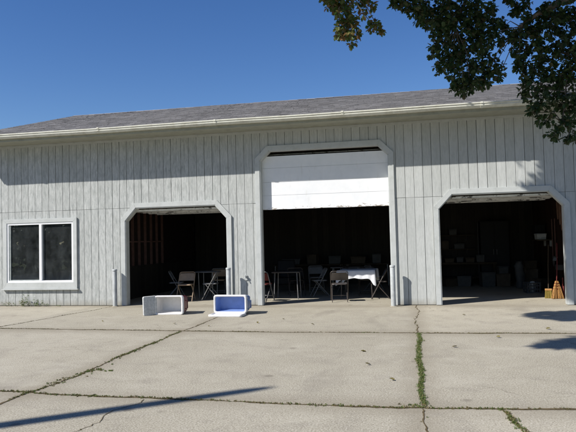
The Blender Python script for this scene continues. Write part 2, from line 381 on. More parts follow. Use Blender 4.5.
# grass and weeds in the joints
def blades(m, x, y, h, n, rnd, spread=0.02, wd=0.004):
    for _ in range(n):
        a = rnd.uniform(0, 6.283); r = rnd.uniform(0, spread); bx, by = x + r * math.cos(a), y + r * math.sin(a)
        hh = h * rnd.uniform(0.4, 1.1); lx, ly = rnd.uniform(-0.6, 0.6) * hh, rnd.uniform(-0.6, 0.6) * hh
        b = rnd.uniform(0, 3.14); ux, uy = math.cos(b) * wd, math.sin(b) * wd
        m.add([(bx - ux, by - uy, 0), (bx + ux, by + uy, 0), (bx + lx * 0.5 + ux * .8, by + ly * 0.5 + uy * .8, hh * 0.65), (bx + lx * 0.5 - ux * .8, by + ly * 0.5 - uy * .8, hh * 0.65), (bx + lx, by + ly, hh * 0.85)],
              [(0, 1, 2, 3), (3, 2, 4)])
rnd = random.Random(5)
wm = MB(); dm = MB()
def patchy(s, seed): return 0.5 + 0.5 * math.sin(s * 2.1 + seed * 1.7) * math.sin(s * 0.77 + seed) + 0.3 * math.sin(s * 6.3 + seed * 3)
for idx, (o, dens, hh, green, lim) in enumerate(((paths[0], 2.2, 0.014, 0.12, None), (paths[1], 2.2, 0.018, 0.4, None), (paths[2], 0.15, 0.012, 0.5, None),
        (paths[3], 2.6, 0.026, 1.0, None), (paths[4], 0.15, 0.012, 0.5, None), (paths[5], 0.25, 0.014, 0.6, None), (paths[6], 3.0, 0.018, 0.45, None),
        (paths[7], 0.03, 0.01, 0.3, None), (paths[8], 2.2, 0.024, 0.7, None), (paths[9], 0.9, 0.012, 0.3, None))):
    s = 0
    for a, b in zip(o, o[1:]):
        L = (b - a).length; s += L
        if a.x < -9 or a.x > 4.5 or a.y < -10.8: continue
        pt = patchy(s, idx) if idx != 3 else 0.6 + 0.4 * patchy(s * 1.5, 2)
        if idx == 6 and a.y > -6.8: pt *= 0.8
        nn = dens * max(0, pt) * L * 45
        for _ in range(int(nn) + (rnd.random() < nn - int(nn))):
            c = a + (b - a) * rnd.random()
            tgt = wm if rnd.random() < green else dm
            sp_ = 0.034 if idx in (3, 8) else 0.022
            blades(tgt, c.x + rnd.gauss(0, sp_ * 0.45), c.y + rnd.gauss(0, sp_ * 0.45), hh * rnd.uniform(0.6, 1.5), 11, rnd, sp_ * 0.7, 0.0024)
for cx, cy, n, sx, sy in ((-3.98, -7.5, 30, .05, .16), (-3.85, -7.42, 18, .09, .03), (-4.08, -8.0, 22, .04, .12), (-4.07, -6.2, 30, .02, .35), (-4.08, -5.2, 20, .02, .3), (-3.1, -8.6, 60, .5, .015), (0.0, -8.6, 20, .08, .03), (-0.9, -8.67, 26, .2, .02)):
    for _ in range(n): blades(wm if rnd.random() < .6 else dm, cx + rnd.gauss(0, sx), cy + rnd.gauss(0, sy), 0.02, 7, rnd, 0.02)
tag(wm.build('joint_weeds', M['weed'], fix=False), 'green weeds growing along the joints between the concrete slabs', 'weeds', kind='stuff')
tag(dm.build('joint_dry_grass', M['drygrass'], fix=False), 'low dry grass and moss in the cracks of the concrete slabs', 'grass', kind='stuff')

# ------------------------------------------------------------------ building
X0, X1 = -11.35, 7.5         # wall corners
YB = 7.0
GZ = 4.30
B = empty('garage_building', (X0, 0, 0), 0, 'long low building clad in weathered grey vertical boards with three open garage bays', 'building')
IB = Matrix.Translation((-X0, 0, 0))
def part(mb, name, mat, parent=None, bevel=0, fix=True):
    o = mb.build(name, mat, None, bevel, fix)
    # vertices are given in world coordinates; shift them into the thing's frame
    o.data.transform(IB); o.parent = parent or B; return o
LD = dict(x0=-7.27, x1=-4.54, top=2.50, cw=0.30, ch=0.33)
CD = dict(x0=-3.68, x1=-0.55, top=3.78, cw=0.24, ch=0.24)
RD = dict(x0=0.55, x1=3.26, top=2.54, cw=0.31, ch=0.33)
WIN = dict(x0=-10.70, x1=-8.74, z0=0.62, z1=2.20)
def hole(x):
    """(z_lo, z_hi) of the opening at x, or None"""
    for d in (LD, CD, RD):
        if d['x0'] < x < d['x1']:
            e = min(x - d['x0'], d['x1'] - x)
            return (-1, d['top'] - (d['ch'] * (1 - e / d['cw']) if e < d['cw'] else 0))
    if WIN['x0'] < x < WIN['x1']: return (WIN['z0'], WIN['z1'])
    return None
brk = []
for d in (LD, CD, RD): brk += [d['x0'], d['x0'] + d['cw'], d['x1'] - d['cw'], d['x1']]
brk += [WIN['x0'], WIN['x1']]
def strips(m, xa, xb, z0, z1, y0, y1):
    xs = [xa] + sorted(b for b in brk if xa < b < xb) + [xb]
    for a, b in zip(xs, xs[1:]):
        if b - a < 1e-4: continue
        e = 1e-5; ha, hb = hole(a + e), hole(b - e)
        if ha is None:
            m.prism_xz([(a, z0), (b, z0), (b, z1), (a, z1)], y0, y1); continue
        if ha[0] > z0: m.prism_xz([(a, z0), (b, z0), (b, min(hb[0], z1)), (a, min(ha[0], z1))], y0, y1)
        la, lb = max(ha[1], z0), max(hb[1], z0)
        if la < z1 - 1e-4 and lb < z1 - 1e-4: m.prism_xz([(a, la), (b, lb), (b, z1), (a, z1)], y0, y1)
        elif la < z1 or lb < z1: m.prism_xz([(a, min(la, z1 - .001)), (b, min(lb, z1 - .001)), (b, z1), (a, z1)], y0, y1)
ws = MB(); rnd = random.Random(3)
grooves = []
x = -8.24 - 0.2032 * 15
while x < -5.9: grooves.append(x); x += 0.2032
x = -4.92 - 0.2032 * 4
while x < -2.3: grooves.append(x); x += 0.2070
x = 0.225 - 0.2045 * 12
while x < X1: grooves.append(x); x += 0.2045
grooves = [v for v in grooves if v > X0 + .03]
edges = [X0] + sorted(grooves) + [X1]
edges = [e for i, e in enumerate(edges) if i == 0 or e - edges[i - 1] > 0.05]
edges[-1] = X1
for a, b in zip(edges, edges[1:]):
    gw = rnd.uniform(0.0035, 0.007)
    gu = rnd.uniform(-0.002, 0.002)
    strips(ws, a + gw, b - gw, 2.504, 4.31, -0.004 + gu * .5, 0.03)
    strips(ws, a + gw + gu, b - gw + gu, 0.015, 2.499 + rnd.uniform(-0.006, 0.001), -gu, 0.03)
part(ws, 'siding', M['siding'])
bk = MB(); strips(bk, X0 + .01, X1 - .01, 0.012, 4.30, 0.012, 0.145)
part(bk, 'wall_core', mat_simple('groove_paint', (0.17, 0.18, 0.17), 0.9, 0.1))
# side and back walls
sw = MB(); sw.prism_yz([(0.15, 0), (9.9, 0), (9.9, 4.3), (5, 5.95), (0.15, 4.42)][::-1], X0, X0 + .12); part(sw, 'gable_wall', M['siding'])
sw = MB(); sw.prism_yz([(0.15, 0), (9.9, 0), (9.9, 4.3), (5, 5.95), (0.15, 4.42)][::-1], X1 - .12, X1); part(sw, 'gable_wall', M['siding'])
sw = MB(); sw.box(X0 + .12, X1 - .12, 9.8, 9.9, 0, 4.3); part(sw, 'back_wall', M['siding'])
# interior shell
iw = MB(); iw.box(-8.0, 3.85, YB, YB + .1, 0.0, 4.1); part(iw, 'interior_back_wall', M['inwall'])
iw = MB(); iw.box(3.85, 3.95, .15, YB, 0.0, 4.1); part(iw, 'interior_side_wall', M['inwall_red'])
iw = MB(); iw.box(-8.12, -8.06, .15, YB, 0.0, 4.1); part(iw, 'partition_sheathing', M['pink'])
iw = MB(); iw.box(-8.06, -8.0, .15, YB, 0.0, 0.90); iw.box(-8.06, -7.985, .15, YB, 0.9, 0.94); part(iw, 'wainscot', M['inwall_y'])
for i in range(9):
    y = 0.66 + 0.42 * i
    s_ = MB(); s_.box(-8.058, -7.99, y - .02, y + .02, 0.942, 3.9); part(s_, 'stud', M['stud'])
s_ = MB()
for i in range(8):
    y = 0.66 + 0.42 * i; s_.box(-8.055, -8.0, y + .022, y + .398, 1.62, 1.66)
part(s_, 'blocking', M['stud'])
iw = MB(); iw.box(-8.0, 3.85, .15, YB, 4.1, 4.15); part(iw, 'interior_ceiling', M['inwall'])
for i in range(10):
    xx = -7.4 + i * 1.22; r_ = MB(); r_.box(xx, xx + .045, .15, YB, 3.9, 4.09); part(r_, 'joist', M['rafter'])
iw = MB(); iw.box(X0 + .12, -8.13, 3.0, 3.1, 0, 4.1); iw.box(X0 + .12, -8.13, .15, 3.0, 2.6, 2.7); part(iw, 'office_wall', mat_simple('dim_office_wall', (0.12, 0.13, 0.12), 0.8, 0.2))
iw = MB(); iw.box(X0 + .125, -8.125, .16, 2.99, 0.003, 0.02); part(iw, 'office_floor', M['rafter'])
# slab edge lip under the siding
# roof: courses of shingle tabs
PT = (6.20 - 4.47) / (5 + 0.80); ANG = math.atan(PT)
RX0, RX1 = -11.72, 8.0
deck = MB()
deck.prism_yz([(-0.74, 4.45), (5.0, 4.45 + 5.74 * PT), (5.0, 4.37 + 5.74 * PT), (-0.74, 4.37)], RX0 + .02, RX1 - .02)
deck.prism_yz([(5.0, 4.45 + 5.74 * PT), (10.7, 4.45), (10.7, 4.37), (5.0, 4.37 + 5.74 * PT)], RX0 + .02, RX1 - .02)
RF = part(deck, 'roof', mat_simple('roof_deck', (0.16, 0.15, 0.14), 0.9, 0.1))
sh = MB(); rnd = random.Random(11)
L = 6.02; ex = 0.14; nrow = int(L / ex)
ca, sa = math.cos(ANG), math.sin(ANG)
for i in range(nrow + 1):
    s0 = i * ex; s1 = min(s0 + ex + .02, L)
    x = RX0 - rnd.uniform(0, .25)
    while x < RX1:
        wd = rnd.choice((0.305, 0.305, 0.16, 0.23)); a, b = max(x, RX0), min(x + wd - .006, RX1); x += wd
        if b - a < .02: continue
        lift = 0.012 + rnd.uniform(0, .005); d0 = s0 + rnd.uniform(-.006, .004)
        sag = 0.012 * math.sin(a * 0.9 + 1) + 0.006 * math.sin(a * 2.7)
        y0, z0 = -0.76 + d0 * ca, 4.452 + d0 * sa + sag * (s0 / L); y1, z1 = -0.76 + s1 * ca, 4.452 + s1 * sa + sag * (s0 / L)
        ny_, nz_ = -sa, ca
        sh.add([(a, y0 + ny_ * lift, z0 + nz_ * lift), (b, y0 + ny_ * lift, z0 + nz_ * lift), (b, y1 + ny_ * .003, z1 + nz_ * .003), (a, y1 + ny_ * .003, z1 + nz_ * .003),
                (a, y0, z0), (b, y0, z0)], [(0, 1, 2, 3), (4, 5, 1, 0)])
o = part(sh, 'shingles', M['shingle'], RF, fix=False)
bs = MB(); bs.prism_yz([(5.06, 4.47 + 5.74 * PT), (10.7, 4.475), (10.7, 4.455), (5.06, 4.452 + 5.74 * PT)], RX0, RX1); part(bs, 'rear_shingles', M['shingle'], RF)
cp_ = MB(); x = RX0
while x < RX1:
    zt = 6.192 + random.uniform(0, .005); b = min(x + .29, RX1)
    cp_.add([(x, 4.86, zt - .051), (b, 4.86, zt - .055), (b, 5.0, zt - .004), (x, 5.0, zt), (x, 5.14, zt - .045), (b, 5.14, zt - .05)], [(0, 1, 2, 3), (3, 2, 5, 4)]); x += .3
part(cp_, 'ridge_caps', M['shingle'], RF, fix=False)
# eaves
sf = MB(); sf.box(RX0 + .03, RX1 - .03, -0.70, -0.002, 4.285, 4.31); part(sf, 'soffit', M['soffit'])
sf = MB(); sf.box(RX0 + .03, RX1 - .03, -0.725, -0.70, 4.27, 4.45); part(sf, 'fascia', M['soffit'])
fz = MB(); fz.box(X0, X1, -0.028, -0.006, 4.225, 4.283); part(fz, 'frieze_board', M['trim'])
rk = MB(); rk.prism_yz([(-0.73, 4.27), (5, 4.27 + 5.73 * PT), (5, 4.43 + 5.73 * PT), (-0.73, 4.43)][::-1], RX0 + .0, RX0 + .025); part(rk, 'rake_board', M['soffit'])
gt = MB(); prof = [(-0.727, 4.455), (-0.727, 4.335), (-0.80, 4.335), (-0.835, 4.38), (-0.835, 4.415), (-0.852, 4.425), (-0.852, 4.45), (-0.84, 4.45), (-0.84, 4.43), (-0.823, 4.418), (-0.823, 4.385), (-0.795, 4.347), (-0.739, 4.347), (-0.739, 4.455)]
n = 40
vs = []
for i in range(n + 1):
    xx = RX0 - .02 + (RX1 - RX0 + .04) * i / n; dz = 0.005 * math.sin(i * 0.55) + 0.0015 * math.sin(i * 1.3)
    vs += [(xx, y, z + dz) for y, z in prof]
q = len(prof)
gt.add(vs, [(i * q + k, (i + 1) * q + k, (i + 1) * q + (k + 1) % q, i * q + (k + 1) % q) for i in range(n) for k in range(q)] + [tuple(range(q)), tuple(range(n * q, n * q + q))])
GT = part(gt, 'gutter', M['gutter'])
for i in range(7):
    xx = -10.6 + i * 3.02; j = MB()
    j.prism_yz([(-0.80, 4.326), (-0.843, 4.378), (-0.843, 4.415), (-0.860, 4.425), (-0.860, 4.462), (-0.85, 4.462), (-0.85, 4.425), (-0.833, 4.41), (-0.833, 4.38), (-0.795, 4.34)], xx, xx + .05)
    part(j, 'gutter_joint', M['gutter'], GT)

# door trims (boards with mitred corners) and jamb linings
def door_trim(d, w=0.115, t=0.038, ywall=-0.006, label=None):
    x0, x1, tp, cw, ch = d['x0'], d['x1'], d['top'], d['cw'], d['ch']
    inner = [(x0, 0.01), (x0, tp - ch), (x0 + cw, tp), (x1 - cw, tp), (x1, tp - ch), (x1, 0.01)]
    k = w * 0.42
    outer = [(x0 - w, 0.01), (x0 - w, tp - ch + k), (x0 + cw - k, tp + w), (x1 - cw + k, tp + w), (x1 + w, tp - ch + k), (x1 + w, 0.01)]
    for i in range(5):
        m = MB(); a, b, c, e = inner[i], inner[i + 1], outer[i + 1], outer[i]
        m.prism_xz([a, b, c, e], ywall - t - (0.001 if i % 2 else 0), ywall - .001)
        part(m, 'door_trim', M['trim'], bevel=.003)
    m = MB()      # lining of the opening
    for i in range(5):
        a, b = Vector(inner[i]), Vector(inner[i + 1]); dd = (b - a).normalized(); nn = Vector((dd.y, -dd.x)) * 0.02
        m.add([(a.x, -.03, a.y), (b.x, -.03, b.y), (b.x, .16, b.y), (a.x, .16, a.y), (a.x + nn.x, -.03, a.y + nn.y), (b.x + nn.x, -.03, b.y + nn.y), (b.x + nn.x, .16, b.y + nn.y), (a.x + nn.x, .16, a.y + nn.y)],
              [(0, 1, 2, 3), (7, 6, 5, 4), (0, 4, 5, 1), (3, 2, 6, 7), (1, 5, 6, 2), (4, 0, 3, 7)])
    part(m, 'door_jamb', M['trim'])
for d in (LD, CD, RD): door_trim(d)
# centre door: white sectional door one third lowered
m = MB(); x0, x1 = CD['x0'] + .005, CD['x1'] - .005
zz = [2.335, 2.86, 3.01, 3.535, 3.69]
pan = MB(); Y = 0.15
pan.box(x0 - .05, x1 + .05, Y + .012, Y + .045, 2.34, 3.66)
rnd = random.Random(2)
for a, b in ((2.335, 2.685), (2.690, 3.012), (3.018, 3.36), (3.364, 3.655)):
    n = 30; top = []
    poly = [(x0 - .04, b), (x0 - .04, a)]
    bot = [(x0 - .04 + (x1 - x0 + .08) * i / n, a + (rnd.uniform(0, .012) if a < 2.4 else 0)) for i in range(n + 1)]
    vs = [(px, Y, pz) for px, pz in bot] + [(px, Y, b) for px, _ in bot] + [(px, Y + .011, pz) for px, pz in bot]
    pan.add(vs, [(i, i + 1, n + 2 + i, n + 1 + i) for i in range(n)] + [(2 * n + 2 + i, 2 * n + 3 + i, i + 1, i) for i in range(n)])
GD = part(pan, 'garage_door', M['door'], fix=False)
GD['label'] = 'white sectional door lowered a third of the way with flaking paint on its bottom edge'
ty = MB(); ty.prism_yz([(Y + .20, 3.71), (Y + .7, 3.80), (Y + .7, 3.83), (Y + .20, 3.73)], x0 + .05, x1 - .05); part(ty, 'tilted_section', M['ohdoor'], GD)
wstrip = MB(); wstrip.box(x0, x1, Y + .05, Y + .08, 2.34, 2.42); part(wstrip, 'bottom_rail', M['rafter'], GD)
# raised doors of the side bays lie under the ceiling just behind the header
for d in (LD, RD):
    m = MB(); z = d['top'] - .035
    m.prism_yz([(.17, z - .055), (.42, z - .05), (2.6, z - .04), (2.6, z), (.42, z - .01), (.17, z - .01)], d['x0'] - .03, d['x1'] + .03)
    G_ = part(m, 'garage_door', M['ohdoor']); G_['label'] = 'raised door lying flat behind the header'
    m = MB()
    for yy in (0.9, 1.4, 1.95): m.box(d['x0'], d['x1'], yy, yy + .02, z - .068, z - .035)
    part(m, 'section_rib', M['ohdoor'], G_)
    m = MB(); xm = (d['x0'] + d['x1']) / 2 - .2; m.tube([(xm, .5, z - .04), (xm, .5, z - .11)], .006, 6); m.tube([(xm - .04, .5, z - .11), (xm, .5, z - .12), (xm + .04, .5, z - .11)], .010, 6)
    part(m, 'handle', M['steel'], G_)
    for xs in (d['x0'] - .06, d['x1'] + .02):
        m = MB(); m.box(xs, xs + .04, .17, .19, 0.0, z - .35); part(m, 'track', M['steel'], G_)
# window
m = MB(); a, b, c, d_ = WIN['x0'], WIN['x1'], WIN['z0'], WIN['z1']; w_ = .105
WF = None
out = (a - w_, b + w_, c - w_ - .06, d_ + w_)
for i, poly in enumerate(([(a, c), (b, c), (out[1], out[2]), (out[0], out[2])][::-1], [(b, c), (b, d_), (out[1], out[3]), (out[1], out[2])][::-1], [(b, d_), (a, d_), (out[0], out[3]), (out[1], out[3])][::-1], [(a, d_), (a, c), (out[0], out[2]), (out[0], out[3])][::-1])):
    m = MB(); m.prism_xz(poly, -.045 - (.001 if i % 2 else 0), -.007); o = part(m, 'window_casing', M['trim'], bevel=.003)
m = MB(); m.box(out[0] - .03, out[1] + .03, -.075, -.005, out[2] - .03, out[2] - .002); part(m, 'window_sill', M['trim'], bevel=.003)
m = MB(); fy0, fy1 = -.03, .05; fw = .05
m.box(a, b, fy0, fy1, c, c + fw); m.box(a, b, fy0, fy1, d_ - fw, d_); m.box(a, a + fw, fy0 + .001, fy1, c + fw, d_ - fw); m.box(b - fw, b, fy0 + .001, fy1, c + fw, d_ - fw)
mx = -9.70; m.box(mx - .035, mx + .035, fy0 - .004, fy1, c + fw, d_ - fw)
W_ = part(m, 'window', M['vinyl'])
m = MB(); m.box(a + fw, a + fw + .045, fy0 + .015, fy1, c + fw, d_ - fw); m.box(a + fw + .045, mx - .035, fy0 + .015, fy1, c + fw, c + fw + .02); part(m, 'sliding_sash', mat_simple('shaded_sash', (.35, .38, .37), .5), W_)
for xa, xb, yy in ((a + fw + .045, mx - .035, .012), (mx + .035, b - fw, .028)):
    m = MB(); m.box(xa, xb, yy, yy + .005, c + fw, d_ - fw); part(m, 'pane', M['glass'], W_)
m = MB(); nn = 70
vs = [];
for i in range(nn + 1):
    xx = a + .1 + (b - a - .2) * i / nn * .42; yy = .35 + .03 * math.sin(i * .9); vs += [(xx, yy, c + .1), (xx, yy, d_)]
m.add(vs, [(2 * i, 2 * i + 2, 2 * i + 3, 2 * i + 1) for i in range(nn)]); part(m, 'curtain', mat_simple('dim_curtain', (.10, .12, .12), .9), W_)
# hose tap by the centre pier
m = MB(); m.box(-4.13, -4.05, -.02, -.004, .62, .74); m.tube([(-4.09, -.01, .70), (-4.09, -.07, .70), (-4.09, -.09, .66)], .012, 8); m.lathe([(.0, .0), (.03, .0), (.03, .012), (0, .012)], 12, (-4.09, -.06, .725))
part(m, 'hose_tap', M['pipe'])

# ------------------------------------------------------------------ bollards
def bollard(x, y, label, src=None):
    if src: return copy_thing(src, (x, y, 0), random.uniform(0, 3), label)
    t = empty('bollard', (x, y, 0), 0, label, 'bollard', 'pipe bollards guarding the door jambs')
    p = MB(); p.lathe([(.0565, 0), (.0565, .90), (.054, .905)], 24); p.build('pipe', M['pipe'], t)
    p = MB(); p.lathe([(.061, .895), (.063, .90), (.063, .935), (.05, .945), (.0, .948)], 24); p.lathe([(.061, .895), (.0565, .895)], 24); p.build('cap', M['pipe'], t)
    p = MB(); rr = random.Random(4); p.lathe([(.085, .001), (.075, .012), (.058, .018)], 18); p.build('concrete_collar', M['concrete'], t)
    return t
b0 = bollard(-4.46, -.25, 'pale pipe bollard between the left bay and the centre pier, behind the blue cooler')
bollard(-7.50, -.17, 'grey pipe bollard at the left jamb of the left bay, nearest the window', b0)
bollard(-.53, -.25, 'pale pipe bollard at the right jamb of the tall centre bay', b0)

# ------------------------------------------------------------------ coolers
def rr_loop(w, h, r, y, x0=0, z0=0, n=6):
    pts = []
    for cx, cz, a0 in ((w / 2 - r, h / 2 - r, 0), (-w / 2 + r, h / 2 - r, 90), (-w / 2 + r, -h / 2 + r, 180), (w / 2 - r, -h / 2 + r, 270)):
        for i in range(n + 1):
            a = R(a0 + 90 * i / n); pts.append((x0 + cx + r * math.cos(a), y, z0 + cz + r * math.sin(a)))
    return pts
def loft(m, loops, cap0=True, cap1=True):
    n = len(loops[0]); vs = [p for l in loops for p in l]
    fs = [(i * n + k, i * n + (k + 1) % n, (i + 1) * n + (k + 1) % n, (i + 1) * n + k) for i in range(len(loops) - 1) for k in range(n)]
    m.add(vs, fs, True)
    if cap0: m.add(loops[0], [tuple(range(n))])
    if cap1: m.add(loops[-1], [tuple(range(n))[::-1]])
# white/maroon cooler on its side, mouth to the camera, lid swung out at the left
t = empty('cooler', (-5.35, -1.62, 0), R(3), 'white cooler tipped on its side with a maroon shell, lid open at the left', 'cooler')
W1, H1, D1, T1 = .66, .42, .36, .035
m = MB(); loft(m, [rr_loop(W1 - .03, H1 - .03, .05, -.17, 0, H1 / 2), rr_loop(W1 - .05, H1 - .05, .05, .05, 0, H1 / 2), rr_loop(W1 - .08, H1 - .08, .05, .19, 0, H1 / 2)], False, True)
m.build('shell', M['maroon'], t)
m = MB(); loft(m, [rr_loop(W1, H1, .055, -.172, 0, H1 / 2), rr_loop(W1, H1, .055, -.245, 0, H1 / 2), rr_loop(W1 - .015, H1 - .015, .05, -.252, 0, H1 / 2), rr_loop(W1 - 2 * T1, H1 - 2 * T1, .04, -.25, 0, H1 / 2), rr_loop(W1 - 2 * T1, H1 - 2 * T1, .04, -.235, 0, H1 / 2),
                   rr_loop(W1 - .12, H1 - .10, .05, .13, 0, H1 / 2)], False, True)
m.build('liner', M['whiteplast'], t)
m = MB(); loft(m, [rr_loop(.30, H1 - .01, .03, -.03, 0, H1 / 2), rr_loop(.31, H1, .03, -.02, 0, H1 / 2), rr_loop(.31, H1, .03, .02, 0, H1 / 2), rr_loop(.30, H1 - .01, .03, .03, 0, H1 / 2)])
for i in range(4): m.box(-.12 + .07 * i, -.10 + .07 * i, -.036, -.028, .05, H1 - .05)
o = m.build('lid', M['whitegrub'], t); o.location = (-.40, -.30, 0); o.rotation_euler = (0, R(-1.5), R(42))
m = MB(); m.tube([(-.335, -.21, .10), (-.335, -.21, .32)], .012, 8); m.build('hinge', M['whiteplast'], t)
m = MB(); m.lathe([(0, 0), (.018, 0), (.018, .012), (0, .014)], 12); o = m.build('drain_plug', M['whitegrub'], t); o.rotation_euler = (R(90), 0, 0); o.location = (.2, .128, .10)
m = MB(); m.box(.318, .333, -.262, -.2505, .17, .25); m.build('latch', M['whitegrub'], t)
m = MB(); m.tube([(.345, -.12, .12), (.375, -.06, .13), (.375, -.06, .29), (.345, -.12, .30)], .012, 8); m.build('handle', M['maroon'], t)
# blue cooler lying on its back, lid flat on the ground in front
t = empty('cooler', (-3.93, -1.62, 0), R(-2), 'blue lined cooler tipped on its back with its white lid flat on the concrete', 'cooler')
W2, H2 = .74, .39; z2 = H2 / 2 + .035
m = MB(); loft(m, [rr_loop(W2 - .03, H2 - .03, .05, -.15, 0, z2), rr_loop(W2 - .04, H2 - .05, .05, .05, 0, z2), rr_loop(W2 - .09, H2 - .09, .05, .2, 0, z2)], False, True); m.build('shell', M['blueplast'], t)
m = MB(); loft(m, [rr_loop(W2, H2, .05, -.15, 0, z2), rr_loop(W2, H2, .05, -.222, 0, z2), rr_loop(W2 - .015, H2 - .015, .05, -.229, 0, z2), rr_loop(W2 - .07, H2 - .07, .04, -.228, 0, z2), rr_loop(W2 - .072, H2 - .072, .04, -.20, 0, z2)], False, False); m.build('rim', M['whiteplast'], t)
m = MB(); loft(m, [rr_loop(W2 - .0715, H2 - .0715, .04, -.2, 0, z2), rr_loop(W2 - .09, H2 - .09, .04, -.1, 0, z2), rr_loop(W2 - .13, H2 - .13, .04, .02, 0, z2)], False, True); m.build('liner', M['blueplast'], t)
m = MB(); loft(m, [rr_loop(W2 - .02, .36, .05, 0), rr_loop(W2, .38, .05, .012), rr_loop(W2, .38, .05, .045), rr_loop(W2 - .04, .34, .05, .052), rr_loop(W2 - .08, .30, .04, .052), rr_loop(W2 - .1, .28, .04, .036)])
o = m.build('lid', M['whiteplast'], t); o.rotation_euler = (R(90), 0, 0); o.location = (.01, -.425, 0.0)
m = MB(); m.tube([(-.365, -.1, .12), (-.41, -.03, .14), (-.41, -.03, .29), (-.365, -.1, .31)], .014, 8); m.build('handle', M['paleblue'], t)
m = MB(); m.tube([(.365, -.1, .12), (.41, -.03, .14), (.41, -.03, .29), (.365, -.1, .31)], .014, 8); m.build('handle', M['paleblue'], t)

# ------------------------------------------------------------------ folding chairs
def folding_chair(loc, rz, label, metal, pad, group='folding chairs inside the open bays'):
    """faces -y: front feet at -y"""
    t = empty('folding_chair', loc, rz, label, 'chair', group)
    def arc(s): return s
    m = MB(); hw = .215; r = .0115
    def P(f, xx): return (xx, -.24 + .42 * f, .012 + .76 * f)
    pts = [P(0, -hw), P(.5, -hw), P(.93, -hw)] + [(-hw + .06 * (1 - math.cos(a)), P(.93 + .07 * math.sin(a), 0)[1], P(.93 + .07 * math.sin(a), 0)[2]) for a in (R(25), R(50), R(75), R(90))]
    pts += [(-p[0], p[1], p[2]) for p in reversed(pts)]
    m.tube(pts, r, 8); m.tube([P(.17, -hw), P(.17, hw)], .009, 6)
    m.build('front_frame', metal, t)
    m = MB(); q = hw - .028
    for s in (-1, 1): m.tube([(s * q, -.13, .43), (s * q, .24, .012)], .0105, 8)
    m.tube([(-q, .19, .068), (q, .19, .068)], .009, 6); m.tube([(-q, -.13, .43), (q, -.13, .43)], .009, 6)
    m.build('rear_legs', metal, t)
    m = MB(); loft(m, [[(x, y, z) for x, z, y in [(p[0], p[2] - .02, 0) for p in []]]] if False else [], False, False) if False else None
    lp = rr_loop(.39, .39, .06, 0)
    l0 = [(p[0], p[2] - .02, .437) for p in lp]; l1 = [(p[0] * 1.01, (p[2]) * 1.01 - .02, .45) for p in lp]; l2 = [(p[0] * .96, p[2] * .96 - .02, .462) for p in lp]
    loft(m, [l0, l1, l2]); m.build('seat', pad, t)
    m = MB(); vs = []
    for j in range(9):
        f = .70 + .26 * j / 8
        for i in range(9):
            u = -1 + 2 * i / 8; b = P(f, 0); wd = hw * .97 if j < 6 else hw * (.97 - .035 * (j - 5))
            vs.append((u * wd, b[1] + .035 * (1 - u * u), b[2]))
    back = [(v[0], v[1] + .012, v[2]) for v in vs]
    fs = [(j * 9 + i, j * 9 + i + 1, j * 9 + i + 10, j * 9 + i + 9) for j in range(8) for i in range(8)]
    m.add(vs, fs, True); m.add(back, [f[::-1] for f in fs], True); m.build('backrest', pad, t, fix=False)
    return t
folding_chair((-6.10, 1.15, 0), R(6), 'tan folding chair facing out at the mouth of the left bay', M['tan'], M['tan'])
folding_chair((-6.72, 1.95, 0), R(105), 'grey folding chair seen side-on left of the tan chair', M['greymetal'], M['greymetal'])
folding_chair((-5.48, 1.45, 0), R(-82), 'grey folding chair seen side-on with crossed legs right of the tan chair', M['greymetal'], M['greymetal'])
folding_chair((-5.78, 2.95, 0), R(10), 'tan backed folding chair behind the little round table in the left bay', M['greymetal'], M['tan'])
folding_chair((-1.90, .86, 0), R(188), 'dark folding chair pulled up to the front of the white-clothed table', M['darkmetal'], M['darkmetal'])
folding_chair((-0.93, 1.62, 0), R(-85), 'dark folding chair seen side-on right of the white-clothed table', M['darkmetal'], M['darkmetal'])
folding_chair((-3.92, .98, 0), R(170), 'folding chair with a red seat at the left jamb of the centre bay', M['greymetal'], M['redvinyl'])
folding_chair((-3.35, 2.6, 0), R(20), 'dark folding chair behind the dark card table in the centre bay', M['darkmetal'], M['black'])
folding_chair((-2.62, 2.3, 0), R(-70), 'grey folding chair turned sideways left of the white-clothed table', M['greymetal'], M['greymetal'])
folding_chair((-1.35, 2.55, 0), R(5), 'dark folding chair on the far side of the white-clothed table', M['darkmetal'], M['darkmetal'])

# ------------------------------------------------------------------ tables
def leg_tubes(m, pts): 
    for a, b in pts: m.tube([a, b], .013, 8)
t = empty('round_table', (-5.86, 2.25, 0), 0, 'small round table among the folding chairs of the left bay', 'table')
m = MB(); m.lathe([(0, .715), (.36, .715), (.375, .722), (.375, .738), (.36, .745), (0, .745)], 32); m.build('tabletop', M['greymetal'], t)
for a in (45, 135, 225, 315):
    m = MB(); c, s = math.cos(R(a)), math.sin(R(a)); m.tube([(c * .3, s * .3, .71), (-c * .02 + c * .3, s * .28, .0)], .012, 8); m.build('leg', M['steel'], t)
def rect_table(loc, rz, w, d, label, top, legm, h=.74, name='table'):
    t = empty(name, loc, rz, label, 'table')
    m = MB(); m.box(-w / 2, w / 2, -d / 2, d / 2, h - .035, h); m.build('tabletop', top, t, bevel=.008)
    for sx in (-1, 1):
        for sy in (-1, 1):
            m = MB(); m.tube([(sx * (w / 2 - .08), sy * (d / 2 - .08), h - .036), (sx * (w / 2 - .05), sy * (d / 2 - .05), 0)], .013, 8); m.build('leg', legm, t)
    return t
rect_table((-1.52, 1.86, 0), R(-2), .92, .86, 'square card table under a white cloth in the centre bay', M['card'], M['darkmetal'])
